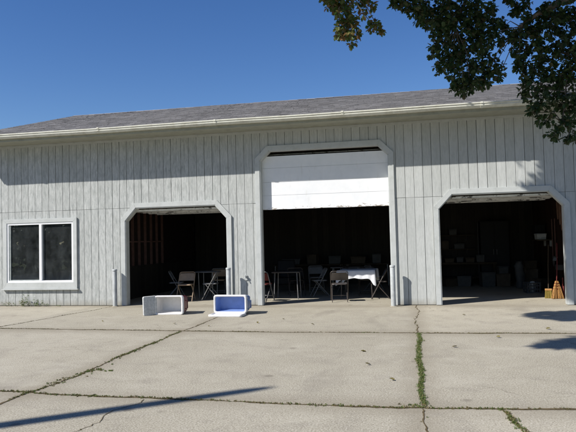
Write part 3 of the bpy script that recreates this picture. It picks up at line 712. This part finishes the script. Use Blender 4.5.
# tablecloth draped over it
m = MB(); n = 60; rings = []
hw, hd = .47, .44
def per(i, n, k):
    s = 4.0 * i / n; q = int(s) % 4; f = s - int(s)
    return [(-k[0] + 2 * k[0] * f, -k[1]), (k[0], -k[1] + 2 * k[1] * f), (k[0] - 2 * k[0] * f, k[1]), (-k[0], k[1] - 2 * k[1] * f)][q]
n = 96
rg = []
for z, off, am in ((.752, -.01, 0), (.745, .006, .0), (.70, .014, .004), (.62, .022, .012), (.54, .03, .022)):
    rr = []
    for i in range(n):
        x_, y_ = per(i, n, (hw + off, hd + off)); L_ = math.hypot(x_, y_)
        corner = (min(abs(x_) / hw, 1) * min(abs(y_) / hd, 1)) ** 6
        f = math.sin(i * 1.05) * am + math.sin(i * .43 + 1) * am * .7
        zz_ = z - corner * (.745 - z) * .9 + (0 if z > .6 else .012 * math.sin(i * .7))
        rr.append((x_ + x_ / L_ * (f + corner * .03), y_ + y_ / L_ * (f + corner * .03), zz_))
    rg.append(rr)
loft(m, rg, True, False)
o = m.build('tablecloth', M['cloth']); o.location = (-1.52, 1.86, 0); o.rotation_euler = (0, 0, R(-2))
tag(o, 'white cloth with hanging corners over the card table in the centre bay', 'tablecloth')
rect_table((-3.42, 1.75, 0), R(3), .75, .7, 'dark card table just inside the left jamb of the centre bay', M['darkmetal'], M['greymetal'])
rect_table((-3.6, 6.2, 0), 0, 2.4, .7, 'long dark table against the back wall of the centre bay', M['rafter'], M['steel'])
rect_table((-1.6, 6.3, 0), 0, 1.5, .6, 'shorter dark table at the back right of the centre bay', M['rafter'], M['steel'])
def crate(loc, rz, w, d, h, label, mat, cat='box', name='storage_box', lid=True):
    t = empty(name, loc, rz, label, cat)
    m = MB(); m.add([(-w * .46, -d * .46, 0), (w * .46, -d * .46, 0), (w * .46, d * .46, 0), (-w * .46, d * .46, 0), (-w / 2, -d / 2, h), (w / 2, -d / 2, h), (w / 2, d / 2, h), (-w / 2, d / 2, h)],
                    [(0, 3, 2, 1), (4, 5, 6, 7), (0, 1, 5, 4), (1, 2, 6, 5), (2, 3, 7, 6), (3, 0, 4, 7)]); m.build('body', mat, t, bevel=.01)
    if lid: m = MB(); m.box(-w * .52, w * .52, -d * .52, d * .52, h + .002, h + .03); m.build('lid', mat, t, bevel=.008)
    return t
crate((-4.2, 6.2, .742), R(4), .62, .4, .16, 'wide grey box on the left of the long back table', M['greybox'])
crate((-3.45, 6.2, .742), R(-8), .34, .34, .30, 'brown cardboard box in the middle of the long back table', M['card'])
crate((-2.72, 6.25, .742), R(12), .42, .36, .24, 'grey box on the right end of the long back table', M['greybox'])
crate((-1.9, 6.3, .742), R(0), .5, .36, .2, 'cardboard box on the shorter back table', M['card'])
crate((-1.3, 6.3, .742), R(7), .3, .3, .28, 'small grey box on the shorter back table', M['greybox'])
folding_chair((-2.15, 3.3, 0), R(-60), 'dark folding chair turned aside well behind the white-clothed table', M['darkmetal'], M['darkmetal'])
folding_chair((-2.95, 3.7, 0), R(15), 'grey folding chair left of the dark square table deep in the centre bay', M['greymetal'], M['greymetal'])
folding_chair((-1.25, 3.75, 0), R(70), 'grey folding chair right of the dark square table deep in the centre bay', M['greymetal'], M['greymetal'])
rect_table((-2.1, 4.1, 0), R(5), .9, .9, 'dark square table deep in the centre bay among three chairs', M['darkmetal'], M['steel'])
# black armchair
t = empty('armchair', (-3.95, 4.0, 0), R(8), 'black padded armchair deep in the centre bay', 'armchair')
m = MB(); m.box(-.30, .30, -.30, .28, .22, .44); m.build('seat', M['black'], t, bevel=.04)
m = MB(); m.prism_yz([(.20, .40), (.34, .38), (.44, .95), (.32, .97)], -.28, .28); m.build('backrest', M['black'], t, bevel=.04)
for s in (-1, 1):
    m = MB(); m.box(s * .34 - .045, s * .34 + .045, -.28, .30, .30, .62); m.build('armrest', M['black'], t, bevel=.03)
for sx in (-1, 1):
    for sy in (-1, 1):
        m = MB(); m.tube([(sx * .27, sy * .25, .24), (sx * .29, sy * .27, 0)], .02, 8); m.build('leg', M['rafter'], t)

# ------------------------------------------------------------------ right bay contents
t = empty('cabinet', (2.55, 6.68, 0), 0, 'tall black cabinet against the back wall of the right bay', 'cabinet')
m = MB(); m.box(-.45, .45, -.28, .28, .06, 2.05); m.build('carcass', M['black'], t, bevel=.01)
for s in (-1, 1):
    m = MB(); m.box(min(s * .01, s * .44), max(s * .01, s * .44), -.30, -.282, .1, 2.02); d_ = m.build('door', M['black'], t, bevel=.005)
    m = MB(); m.tube([(s * .05, -.32, .95), (s * .05, -.32, 1.12)], .008, 6); m.build('handle', M['greymetal'], d_)
m = MB(); m.box(-.44, .44, -.25, .25, 0, .058); m.build('plinth', M['rafter'], t)
t = empty('fluorescent_tube', (2.02, 6.3, 1.45), 0, 'thin pale strip leaning upright at the left edge of the black cabinet', 'tube')
m = MB(); m.tube([(0, 0, -1.43), (0, .02, .55)], .016, 8); m.build('tube', M['greybox'], t)
t = empty('workbench', (1.55, 6.35, 0), 0, 'low wooden workbench heaped with boxes at the back of the right bay', 'workbench')
m = MB(); m.box(-1.0, 1.0, -.35, .35, .66, .72); m.build('top', M['rafter'], t)
m = MB(); m.box(-.95, .95, -.3, .3, .2, .24); m.build('shelf', M['rafter'], t)
for sx in (-1, 1):
    for sy in (-1, 1): m = MB(); m.box(sx * .92 - .04, sx * .92 + .04, sy * .28 - .04, sy * .28 + .04, 0, .659); m.build('leg', M['rafter'], t)
rr = random.Random(9)
adj = ['faded grey box at the left end of the workbench', 'cardboard box second from the left on the workbench', 'grey box in the middle of the workbench', 'cardboard box second from the right on the workbench', 'grey box at the right end of the workbench']
for i in range(5):
    crate((.75 + .33 * i, 6.25 + rr.uniform(-.08, .08), .722), rr.uniform(-.2, .2), rr.uniform(.22, .3), .26, rr.uniform(.1, .22), adj[i], (M['greybox'], M['card'])[i % 2])
for i, (xx, yy, hh, mm, lb) in enumerate(((2.15, 5.3, .42, 'greybox', 'pale grey bin on the floor before the black cabinet'), (2.62, 5.4, .36, 'card', 'cardboard carton on the floor before the black cabinet, right of the pale grey bin'), (1.5, 5.5, .30, 'greybox', 'grey tub on the floor before the workbench'))):
    crate((xx, yy, 0), .2 - .2 * i, .42, .36, hh, lb, M[mm])
for i, (zz, lb) in enumerate(((1.15, 'lower of two long plank shelves above the workbench'), (1.62, 'upper of two long plank shelves above the workbench'))):
    t = empty('plank_shelf', (1.15, 6.84, zz), 0, lb, 'shelf')
    m = MB(); m.box(-.85, .8, -.14, .15, -.03, 0); m.build('board', M['rafter'], t)
    for xx in (-.6, .55): m = MB(); m.prism_yz([(.148, -.031), (-.1, -.031), (.148, -.2)], xx, xx + .02); m.build('bracket', M['steel'], t)
for i, (xx, zz, ww, hh, mm, lb) in enumerate(((.5, 1.151, .3, .2, 'greybox', 'grey box at the left of the lower plank shelf'), (1.0, 1.151, .24, .26, 'card', 'cardboard box in the middle of the lower plank shelf'), (1.45, 1.151, .34, .15, 'greybox', 'low grey box at the right of the lower plank shelf'),
        (.6, 1.621, .3, .24, 'card', 'cardboard box at the left of the upper plank shelf'), (1.25, 1.621, .26, .18, 'greybox', 'dusty box at the right of the upper plank shelf'))):
    crate((xx, 6.84, zz), .05 * i - .1, ww, .24, hh, lb, M[mm])
for i, (yy, lb) in enumerate(((3.55, 'garden rake hanging on the brown side wall'), (3.9, 'spade hanging on the brown side wall behind the rake'))):
    t = empty(('rake', 'spade')[i], (3.80, yy, .75), 0, lb, ('rake', 'spade')[i])
    m = MB(); m.tube([(0, 0, 1.25), (0, .02, .2)], .014, 8); m.build('handle', M['stud'], t)
    m = MB()
    if i == 0:
        m.box(-.012, .012, -.18, .2, .17, .20)
        for j in range(9): m.tube([(0, -.17 + .045 * j, .17), (-.05, -.17 + .045 * j, .08)], .005, 5)
    else: m.prism_yz([(-.09, .2), (-.09, .0), (0, -.1), (.09, .0), (.09, .2)], -.006, .006)
    m.build('head', M['steel'], t)
for i, (xx, yy, rz, w_, h_, mm, lb) in enumerate(((1.05, 5.55, 25, .5, .22, 'rafter', 'low dark crate askew on the floor at the left of the right bay'), (2.62, 5.38, 12, .3, .2, 'greybox', 'small grey box stacked askew on the cardboard carton before the cabinet'),
        (3.45, 5.3, -20, .45, .5, 'card', 'tall carton in the back right corner of the right bay'), (3.4, 5.28, 8, .36, .22, 'rafter', 'dark box on top of the tall carton in the back right corner'), (3.5, 3.9, 30, .4, .3, 'rafter', 'dark box against the brown wall behind the milk crate'))):
    crate((xx, yy, (0, .392, 0, .532, 0)[i]), R(rz), w_, w_ * .8, h_, lb, M[mm])
t = empty('wall_shelf', (3.62, 4.6, 1.42), 0, 'small dark shelf on the brown side wall of the right bay', 'shelf')
m = MB(); m.box(-.2, .225, -.5, .5, -.03, 0); m.build('board', M['rafter'], t)
for yy in (-.4, .4): m = MB(); m.prism_yz([(yy - .01, -.031), (yy + .01, -.031), (yy + .01, -.2), (yy - .01, -.2)], .16, .222); m.build('bracket', M['steel'], t)
crate((3.58, 4.42, 1.423), .1, .26, .3, .14, 'white box on the small wall shelf', M['whitegrub'])
crate((3.62, 4.85, 1.423), .1, .3, .34, .4, 'dark box on the small wall shelf, behind the white box', M['black'])
for i, yy in enumerate((2.55, 2.72, 2.95)):
    t = empty('hanging_cord', (3.78, yy, 2.66 + .03 * i), 0, ('dusty cord hanging nearest the door on the brown side wall', 'middle of the three dusty cords hanging on the brown side wall', 'dusty cord hanging deepest on the brown side wall')[i], 'cord', 'cords hung on the side wall')
    m = MB(); ln = .95 - .12 * i
    m.tube([(-.02, -.04, 0), (-.03, -.05, -ln * .5), (-.02, -.03, -ln), (-.02, .02, -ln - .04), (-.02, .05, -ln), (-.03, .05, -ln * .5), (-.02, .04, 0)], .011, 6); m.build('loop', M['rope'], t)
    m = MB(); m.tube([(.07, 0, .02), (-.03, 0, .02), (-.04, 0, .04)], .006, 6); m.build('hook', M['steel'], t)
# canvas golf-bag like sack standing by the wall
t = empty('canvas_bag', (2.98, 4.5, 0), .3, 'lumpy grey canvas bag standing upright deep in the right bay', 'bag')
m = MB(); vs = []; n = 18
for j, (r_, z) in enumerate(((.10, 0), (.13, .03), (.12, .2), (.14, .4), (.11, .55), (.13, .66), (.09, .74), (.10, .78), (.06, .80))):
    for i in range(n):
        a = 2 * math.pi * i / n; q = r_ * (1 + .14 * math.sin(3 * a + j) + .07 * math.sin(7 * a - j * 2)); vs.append((q * math.cos(a) + .02 * math.sin(j), q * math.sin(a), z))
m.add(vs, [(j * n + i, j * n + (i + 1) % n, (j + 1) * n + (i + 1) % n, (j + 1) * n + i) for j in range(8) for i in range(n)], True); m.add(vs[-n:], [tuple(range(n))])
m.build('sack', M['greybox'], t)
m = MB(); m.tube([(.10, -.02, .7), (.17, -.04, .55), (.16, -.04, .35), (.12, -.02, .25)], .014, 6); m.build('strap', M['rafter'], t)
# milk crate with lattice sides
t = empty('milk_crate', (3.06, 3.1, 0), R(8), 'grey lattice milk crate on the floor behind the broom', 'crate')
m = MB(); w2, h2 = .18, .28
for z in (0.0, .09, .18, .25):
    m.box(-w2, w2, -w2, -w2 + .012, z, z + .03); m.box(-w2, w2, w2 - .012, w2, z, z + .03); m.box(-w2, -w2 + .012, -w2 + .013, w2 - .013, z, z + .03); m.box(w2 - .012, w2, -w2 + .013, w2 - .013, z, z + .03)
for i in range(5):
    q = -w2 + .008 + (2 * w2 - .04) * i / 4
    for yy in (-w2 + .002, w2 - .01): m.box(q, q + .024, yy, yy + .008, .0, .28)
    for xx in (-w2 + .002, w2 - .01): m.box(xx, xx + .008, q, q + .024, .0, .28)
m.box(-w2 + .013, w2 - .013, -w2 + .013, w2 - .013, .005, .02)
m.build('lattice', M['greybox'], t)
m = MB(); m.lathe([(0, .02), (.08, .02), (.085, .24), (.05, .30), (0, .31)], 14, (.02, 0, 0)); m.build('contents', M['whitegrub'], t)
crate((3.70, 2.75, .62), 0, .18, .24, .14, 'small pale box fixed on the brown side wall above the crate', M['greybox'], lid=False)
# broom and hand brush
t = empty('broom', (3.33, 1.38, 0), R(12), 'corn broom with a red handle leaning bristles down beside the right jamb', 'broom')
m = MB(); rr = random.Random(6)
for i in range(170):
    u = rr.uniform(-1, 1); v = rr.uniform(-1, 1)
    top = (u * .028, v * .02, .43); mid = (u * .085, v * .035, .24); bot = (u * .135 + rr.uniform(-.01, .01), v * .05 + rr.uniform(-.01, .01), rr.uniform(0.0, .02))
    m.tube([bot, mid, top], .0055, 4, cap=False)
m.build('bristles', M['straw'], t)
m = MB()
for z, ww in ((.24, .088), (.31, .07), (.37, .05)): loft(m, [[(p[0], p[2] * 1.0, z) for p in rr_loop(ww * 2 + .012, .075, .03, 0)], [(p[0], p[2], z + .012) for p in rr_loop(ww * 2 + .008, .073, .03, 0)]])
m.build('stitching', M['redpaint'], t)
m = MB(); m.tube([(0, 0, .40), (.05, .05, .8), (.10, .12, 1.35)], .0125, 8); m.build('handle', M['redpaint'], t)
t = empty('push_brush', (3.16, 1.5, 0), R(-10), 'yellow-green bristled brush head standing left of the corn broom', 'brush')
m = MB()
for i in range(90):
    u = rr.uniform(-1, 1); v = rr.uniform(-1, 1); m.tube([(u * .085, v * .03, .0), (u * .075, v * .022, .12), (u * .07, v * .02, .2)], .005, 4, cap=False)
m.build('bristles', M['yellowgreen'], t)
m = MB(); m.box(-.08, .08, -.03, .03, .19, .235); m.build('block', M['straw'], t, bevel=.006)
m = MB(); m.tube([(0, 0, .23), (.02, .2, .8), (.05, .4, 1.3)], .011, 8); m.build('handle', M['rafter'], t)
# red shovel beside the broom
t = empty('red_dustpan', (3.50, 1.55, 0), R(60), 'red dustpan standing on edge between the broom and the right wall', 'dustpan')
m = MB(); m.prism_xz([(-.14, 0), (.14, 0), (.11, .30), (-.11, .30)], -.01, .0); m.prism_xz([(-.14, 0), (-.13, 0), (-.10, .30), (-.11, .30)], -.06, -.011); m.prism_xz([(.13, 0), (.14, 0), (.11, .30), (.10, .30)], -.06, -.011); m.build('pan', M['redpaint'], t)
m = MB(); m.tube([(0, -.005, .30), (0, -.005, .5)], .014, 8); m.build('handle', M['redpaint'], t)

# ------------------------------------------------------------------ weeds at the wall, leaves, paper
t = empty('weed_plant', (-10.05, -.09, 0), 0, 'spindly green weeds growing at the wall foot below the window', 'weeds')
m = MB(); rr = random.Random(8); st = MB()
for i in range(26):
    bx = rr.gauss(0, .38); by = rr.uniform(-.05, .05); h = rr.uniform(.06, .3) * (1.2 - min(1, abs(bx)))
    tip = (bx + rr.uniform(-.15, .15), by + rr.uniform(-.12, .03), h); st.tube([(bx, by, 0), ((bx + tip[0]) / 2, by, h * .6), tip], .003, 4, taper=.001)
    for j in range(9):
        f = rr.uniform(.15, 1); px, py, pz = bx + (tip[0] - bx) * f, by + (tip[1] - by) * f, h * f; a = rr.uniform(0, 6.28); l = rr.uniform(.025, .06)
        dx, dy = math.cos(a) * l, math.sin(a) * l; m.add([(px, py, pz), (px + dx * .5 - dy * .25, py + dy * .5 + dx * .25, pz + .01), (px + dx, py + dy, pz - .005), (px + dx * .5 + dy * .25, py + dy * .5 - dx * .25, pz + .012)], [(0, 1, 2, 3)])
m.build('leaves', M['weed'], t, fix=False); st.build('stems', M['weed'], t)
LEAF = [(0, 0), (.10, .16), (.30, .20), (.22, .34), (.40, .50), (.24, .58), (.30, .80), (.12, .84), (0, 1.0)]
LEAFP = LEAF + [(-x, y) for x, y in reversed(LEAF[1:-1])]
def add_leaf(m, c, d, up, size):
    d = d.normalized(); s = d.cross(up)
    if s.length < .05: s = d.cross(Vector((1, .2, 0)))
    s.normalize(); nn = s.cross(d)
    vs = []
    for x, y in LEAFP:
        vs.append(c + (s * x + d * (y) + nn * (abs(x) * .35 - .22 * y * y)) * size)
    m.add(vs, [(0, 1, 2, 3, 4, 5, 6, 7, 8), (0, 8, 9, 10, 11, 12, 13, 14, 15)])
first = None
for i, (lx, ly) in enumerate(((-.75, -5.9), (-.62, -6.8), (-3.0, -3.1), (-1.9, -3.3), (.5, -5.5), (1.2, -4.6), (2.1, -3.7), (-2.6, -2.6), (-6.3, -3.0), (-4.6, -3.3), (.9, -1.9), (-.3, -7.6), (-3.8, -3.6))):
    if first is None:
        m = MB(); add_leaf(m, Vector((-.04, 0, .012)), Vector((1, .1, .05)), Vector((0, 0, 1)), .085); first = m.build('fallen_leaf', M['deadleaf'], fix=False); first.location = (lx, ly, 0); o = first
        tag(first, 'small dry leaf lying on the sunlit concrete', 'leaf', 'fallen leaves scattered over the concrete')
    else:
        o = first.copy(); COL.objects.link(o); o.location = (lx, ly, 0); o.rotation_euler = (random.uniform(-.3, .3), random.uniform(-.3, .3), random.uniform(0, 6)); o.scale = [random.uniform(.6, 1.0)] * 3
        o.location.z = .012
m = MB(); rr = random.Random(1); vs = [(.05 * math.cos(i * 1.05) * rr.uniform(.5, 1), .04 * math.sin(i * 1.05) * rr.uniform(.5, 1), rr.uniform(.0, .05)) for i in range(6)] + [(0, 0, .055)]
m.add(vs, [(i, (i + 1) % 6, 6) for i in range(6)]); m.add([(v[0], v[1], 0) for v in vs[:6]], [tuple(range(6))])
o = m.build('paper_scrap', M['paper']); o.location = (-3.98, -.25, .002); tag(o, 'crumpled white scrap at the foot of the centre bay left pier', 'scrap')

# ------------------------------------------------------------------ utility pole (outside the frame, its shadow crosses the concrete)
t = empty('utility_pole', (-1.57 - 1.045 * 9.0 * .95 * .985, -8.04 - .735 * 9.0 * .985, 0), 0, 'round wooden utility pole beside the drive, casting the long thin shadow', 'utility pole')
tp = Vector((-1.57, -8.04, 0)) - SDIR * (9.0 / se); t.location = (tp.x, tp.y, 0)
m = MB(); m.lathe([(.15, -.02), (.13, 3), (.115, 6), (.10, 8.75), (.05, 9.0), (0, 9.0)], 18); m.build('shaft', M['pole'], t)

# ------------------------------------------------------------------ oak tree
VIS = [(-0.87, -5.93, 4.84, 0.21), (-1.02, -5.96, 4.9, 0.13), (-0.84, -6.01, 4.58, 0.18), (-0.94, -6.03, 4.45, 0.1), (-0.77, -5.99, 4.39, 0.13), (-0.48, -5.73, 4.6, 0.11), (-0.4, -5.71, 4.54, 0.07), (-0.59, -5.67, 4.94, 0.15), (-1.15, -5.79, 5.02, 0.1), (-0.18, -5.38, 5.05, 0.13), (-0.01, -5.34, 4.99, 0.16), (0.18, -5.3, 4.94, 0.22), (0.45, -5.14, 4.94, 0.27), (0.26, -5.28, 4.76, 0.13), (0.75, -4.98, 4.92, 0.33), (1.09, -5.01, 4.86, 0.3), (0.46, -5.23, 4.57, 0.22), (0.79, -4.95, 4.51, 0.33), (1.13, -5.09, 4.44, 0.27), (0.39, -5.33, 4.28, 0.13), (0.59, -5.18, 4.15, 0.25), (0.89, -5.02, 4.06, 0.27), (0.41, -5.42, 4.01, 0.07), (0.65, -5.26, 3.8, 0.18), (0.86, -5.21, 3.77, 0.15), (1.08, -5.07, 3.88, 0.16), (1.23, -5.05, 4.08, 0.15), (1.27, -5.24, 3.88, 0.09), (1.35, -4.94, 4.65, 0.15), (0.76, -5.33, 3.63, 0.06), (1.64, -5.0, 4.93, 0.18), (1.51, -5.21, 4.42, 0.13), (1.75, -5.06, 4.6, 0.23), (2.02, -5.11, 4.67, 0.29), (2.28, -5.26, 4.59, 0.28), (1.64, -5.17, 4.22, 0.19), (1.91, -5.22, 4.21, 0.26), (2.21, -5.26, 4.14, 0.28), (1.55, -5.28, 3.99, 0.11), (1.72, -5.25, 3.9, 0.2), (1.98, -5.29, 3.78, 0.23), (2.24, -5.33, 3.72, 0.22), (1.61, -5.36, 3.67, 0.11), (1.56, -5.47, 3.51, 0.08), (1.78, -5.42, 3.48, 0.17), (2.05, -5.36, 3.4, 0.18), (2.24, -5.42, 3.3, 0.19), (1.67, -5.54, 3.25, 0.11), (1.83, -5.5, 3.15, 0.11), (2.13, -5.43, 3.11, 0.12), (1.89, -5.58, 2.88, 0.08), (1.94, -5.57, 2.97, 0.07), (2.09, -5.53, 2.85, 0.07), (2.2, -5.51, 2.87, 0.1), (1.52, -5.03, 5.05, 0.12), (2.51, -5.19, 4.02, 0.28), (2.52, -5.16, 3.45, 0.26), (2.56, -5.1, 4.62, 0.29)]
T = empty('oak_tree', (5.6, -6.3, 0), 0, 'leafy oak whose drooping dark branches hang into the upper right', 'tree')
OFF = Vector((5.6, -6.3, 0))
rnd = random.Random(21)
lv = MB(); lt = MB()
def spray(m, c, r, n, size):
    k = max(1, n // 6)
    for _ in range(k):
        while True:
            q = Vector((rnd.uniform(-1, 1), rnd.uniform(-1, 1), rnd.uniform(-1, 1)))
            if q.length < 1: break
        p = c + q * r; p.y += rnd.gauss(0, .12) * (r / .2)
        ax = Vector((rnd.gauss(0, 1), rnd.gauss(0, 1), rnd.gauss(-.3, .6))).normalized(); a0 = rnd.uniform(0, 6.28)
        u = ax.orthogonal().normalized(); v = ax.cross(u)
        for i in range(6):
            a = a0 + i * 1.05 + rnd.uniform(-.3, .3); d = u * math.cos(a) + v * math.sin(a) + ax * rnd.uniform(.1, .7) + Vector((0, 0, -.25))
            add_leaf(m, p + d * .012, d, Vector((rnd.gauss(0, .5), rnd.gauss(0, .5), 1)), size * rnd.uniform(.65, 1.15))
for i, (x, y, z, r) in enumerate(VIS):
    n = int(3700 * r * r + 230 * r)
    spray(lt if x < -.3 else lv, Vector((x, y, z + .03)) - OFF, r * .86, n, .08)
# the crown above the frame: unseen clumps added to shade the right-hand front, ground and lower leaves
def allowed(x, y, z):
    kr = (4.46 + .298 * (y + .76) - z) / (SDIR.z - .298 * SDIR.y)     # where the ray meets the roof slope
    if kr > 0 and y + kr * SDIR.y > -.86: return x + kr * SDIR.x > 3.0
    if y + .609 * (z / se) * ce > 0:                      # lands on the wall
        k = -y / SDIR.y; wx = x + k * SDIR.x; wz = z + k * SDIR.z
        if wz < -.2: return False
        if wz < .75: return wx > 3.22 + .05 * math.sin(wz * 9)
        if wz < 1.35: return wx > 3.40 + .06 * math.sin(wz * 14)
        if wz < 2.25: return wx > 3.16 + .05 * math.sin(wz * 12)
        if wz < 2.72: return wx > 2.72 + .12 * math.sin(wz * 17)
        return wx > 2.97 + .12 * math.sin(wz * 15 + 1.2) or (2.86 < wx < 3.0 and 3.0 < wz < 3.12)
    k = z / se; gx = x + k * SDIR.x; gy = y + k * SDIR.y
    edge = .242 * (gy + 14.4)
    if gx > edge + .35: return True
    if ((gx - 3.05) / .92) ** 2 + ((gy + 1.85) / .78) ** 2 < 1 and math.sin(gx * 9 + gy * 6) + .8 * math.sin(gx * 5 - gy * 13) > -.55: return True
    if ((gx - 2.4) / .80) ** 2 + ((gy + 5.1) / .58) ** 2 < 1 and math.sin(gx * 8 - gy * 7) + .8 * math.sin(gx * 6 + gy * 15) > -.6: return True
    return False
clumps = []
def try_clump(tx, ty, tz, t0, t1, r=.28, k=.6):
    p = Vector((tx, ty, tz)) - SDIR * rnd.uniform(t0, t1)
    if p.z < 1.9 + .46 * (p.y + 14.4) or p.y < -12.5: return
    for q in ((0, 0, 0), (r, 0, 0), (-r, 0, 0), (0, r, 0), (0, -r, 0), (0, 0, r), (0, 0, -r)):
        if not allowed(p.x + q[0] * k, p.y + q[1] * k, p.z + q[2] * k): return
    clumps.append((p, r))
for _ in range(2200): try_clump(rnd.uniform(2.65, 3.7), 0, rnd.uniform(0, 3.5), 8, 12, rnd.uniform(.05, .11), .3)
for _ in range(500): try_clump(rnd.uniform(3.3, 3.9), 0, rnd.uniform(0, 3.5), 8, 13, rnd.uniform(.1, .2))
for _ in range(250): try_clump(rnd.uniform(3.6, 5), 0, rnd.uniform(0, 5), 8, 13, .28)
for _ in range(1300): try_clump(rnd.uniform(2.0, 3.6), rnd.uniform(-2.7, -1.0), 0, 9.5, 14, rnd.uniform(.07, .15), .4)
for _ in range(1000): try_clump(rnd.uniform(1.5, 3.2), rnd.uniform(-5.8, -4.6), 0, 9.5, 14, rnd.uniform(.06, .14), .4)
for _ in range(260):
    x, y, z, r = rnd.choice(VIS[16:]); try_clump(x + rnd.uniform(-.3, .3), y, z + rnd.uniform(-.2, .4), 2.0, 6.5, .26)
for _ in range(160): try_clump(rnd.uniform(4, 11), rnd.uniform(-6, 2), 0, 9, 15, .45)
for p, r in clumps: spray(lv, p - OFF, r, int(900 * r * r) + 8, .10)
lv.build('crown', M['leaf'], T, fix=False)
lt.build('sunlit_turning_foliage', M['leaf_sunlit_turn'], T, fix=False)
# trunk and limbs
tr = MB(); P = [Vector(v) for v in ((5.6, -6.3, -.05), (5.55, -6.28, 1.2), (5.4, -6.3, 2.4), (5.2, -6.35, 3.4), (4.7, -6.4, 4.6), (4.0, -6.6, 6.0), (3.0, -7.0, 7.3), (1.8, -7.4, 8.2))]
tr.tube([p - OFF for p in P], .36, 14, taper=.10); tr.build('trunk', M['bark'], T)
def limb(pts, r0, r1):
    pts = [Vector(p) for p in pts]; out = []
    for a, b in zip(pts, pts[1:]):
        for i in range(4): out.append(a.lerp(b, i / 4) + Vector((rnd.gauss(0, .018), rnd.gauss(0, .018), rnd.gauss(0, .018))))
    out.append(pts[-1]); m = MB(); m.tube([p - OFF for p in out], r0, 8, taper=r1); m.build('limb', M['bark'], T); return out
l1 = limb([(5.25, -6.3, 3.3), (4.2, -5.6, 4.6), (3.2, -5.2, 5.15), (2.46, -5.1, 5.0), (2.14, -5.15, 4.87), (1.85, -5.2, 4.75), (1.6, -5.15, 4.6)], .12, .022)
l2 = limb([(4.2, -5.6, 4.6), (3.0, -5.0, 5.6), (1.6, -4.9, 5.6), (.9, -5.0, 5.2), (.7, -5.05, 4.7)], .08, .015)
l3 = limb([(1.6, -4.9, 5.6), (.4, -5.1, 5.6), (-.5, -5.6, 5.35), (-.85, -5.9, 5.0)], .04, .008)
l4 = limb([(4.7, -6.4, 4.6), (2.5, -6.6, 6.8), (.5, -7.0, 7.6), (-1.5, -7.5, 8.2)], .14, .03)
l5 = limb([(3.2, -5.2, 5.15), (2.5, -5.2, 4.4), (2.15, -5.35, 3.7), (2.05, -5.45, 3.1)], .04, .006)
hubs = l1[12:] + l2[8:] + l3[4:] + l5[3:]
for x, y, z, r in VIS:
    c = Vector((x, y, z)); h = min(hubs, key=lambda p: (p - c).length); e = c + Vector((0, 0, -r * .5))
    mid = h.lerp(c, .55) + Vector((rnd.gauss(0, .05), rnd.gauss(0, .05), .08)); tw = MB()
    tw.tube([h - OFF, mid - OFF, c - OFF, e - OFF], .009, 5, taper=.002)
    for _ in range(3):
        e2 = c + Vector((rnd.uniform(-1, 1), rnd.uniform(-1, 1), rnd.uniform(-1, .4))) * r * .9; tw.tube([c - OFF, e2 - OFF], .004, 4, taper=.001)
    tw.build('twig', M['bark'], T)

# ------------------------------------------------------------------ trees across the drive: only their dark reflection in the window is seen
def far_tree(x, y, h, seed, label, src=None):
    if src: return None
    rn = random.Random(seed); t = empty('shade_tree', (x, y, 0), 0, label, 'tree', 'trees across the drive')
    m = MB(); m.tube([(0, 0, -.05), (.1, 0, h * .3), (0, .1, h * .7)], .28, 10, taper=.08); m.build('trunk', M['bark'], t)
    m = MB()
    for _ in range(80):
        a = rn.uniform(0, 6.28); q = rn.uniform(0, 1) ** .5 * h * .36; zc = h * rn.uniform(.08, .98); q *= math.sin(math.pi * min(.95, max(.12, zc / h))) + .25
        c = Vector((math.cos(a) * q, math.sin(a) * q, zc))
        for _ in range(34):
            p = c + Vector((rn.gauss(0, 1), rn.gauss(0, 1), rn.gauss(0, .8))) * h * .075; d = Vector((rn.gauss(0, 1), rn.gauss(0, 1), rn.gauss(-.3, 1)))
            add_leaf(m, p, d, Vector((rn.gauss(0, 1), rn.gauss(0, 1), 1)), .42)
    m.build('crown', M['leaf_far'], t, fix=False)
for i, (x, y, h, lb) in enumerate(((-19, -17, 7.5, 'nearest shade tree across the drive, reflected in the window'), (-24, -20, 10, 'tall shade tree across the drive behind the nearest one'), (-29, -23, 12, 'tallest shade tree across the drive'), (-23.5, -27, 11, 'broad shade tree across the drive at the near end'), (-33, -19, 10, 'shade tree at the far end of the row across the drive'), (-17, -24, 8, 'low shade tree across the drive beside the broad one'), (-28, -16, 9, 'bushy shade tree across the drive between the far pair'))):
    far_tree(x, y, h, 40 + i, lb)
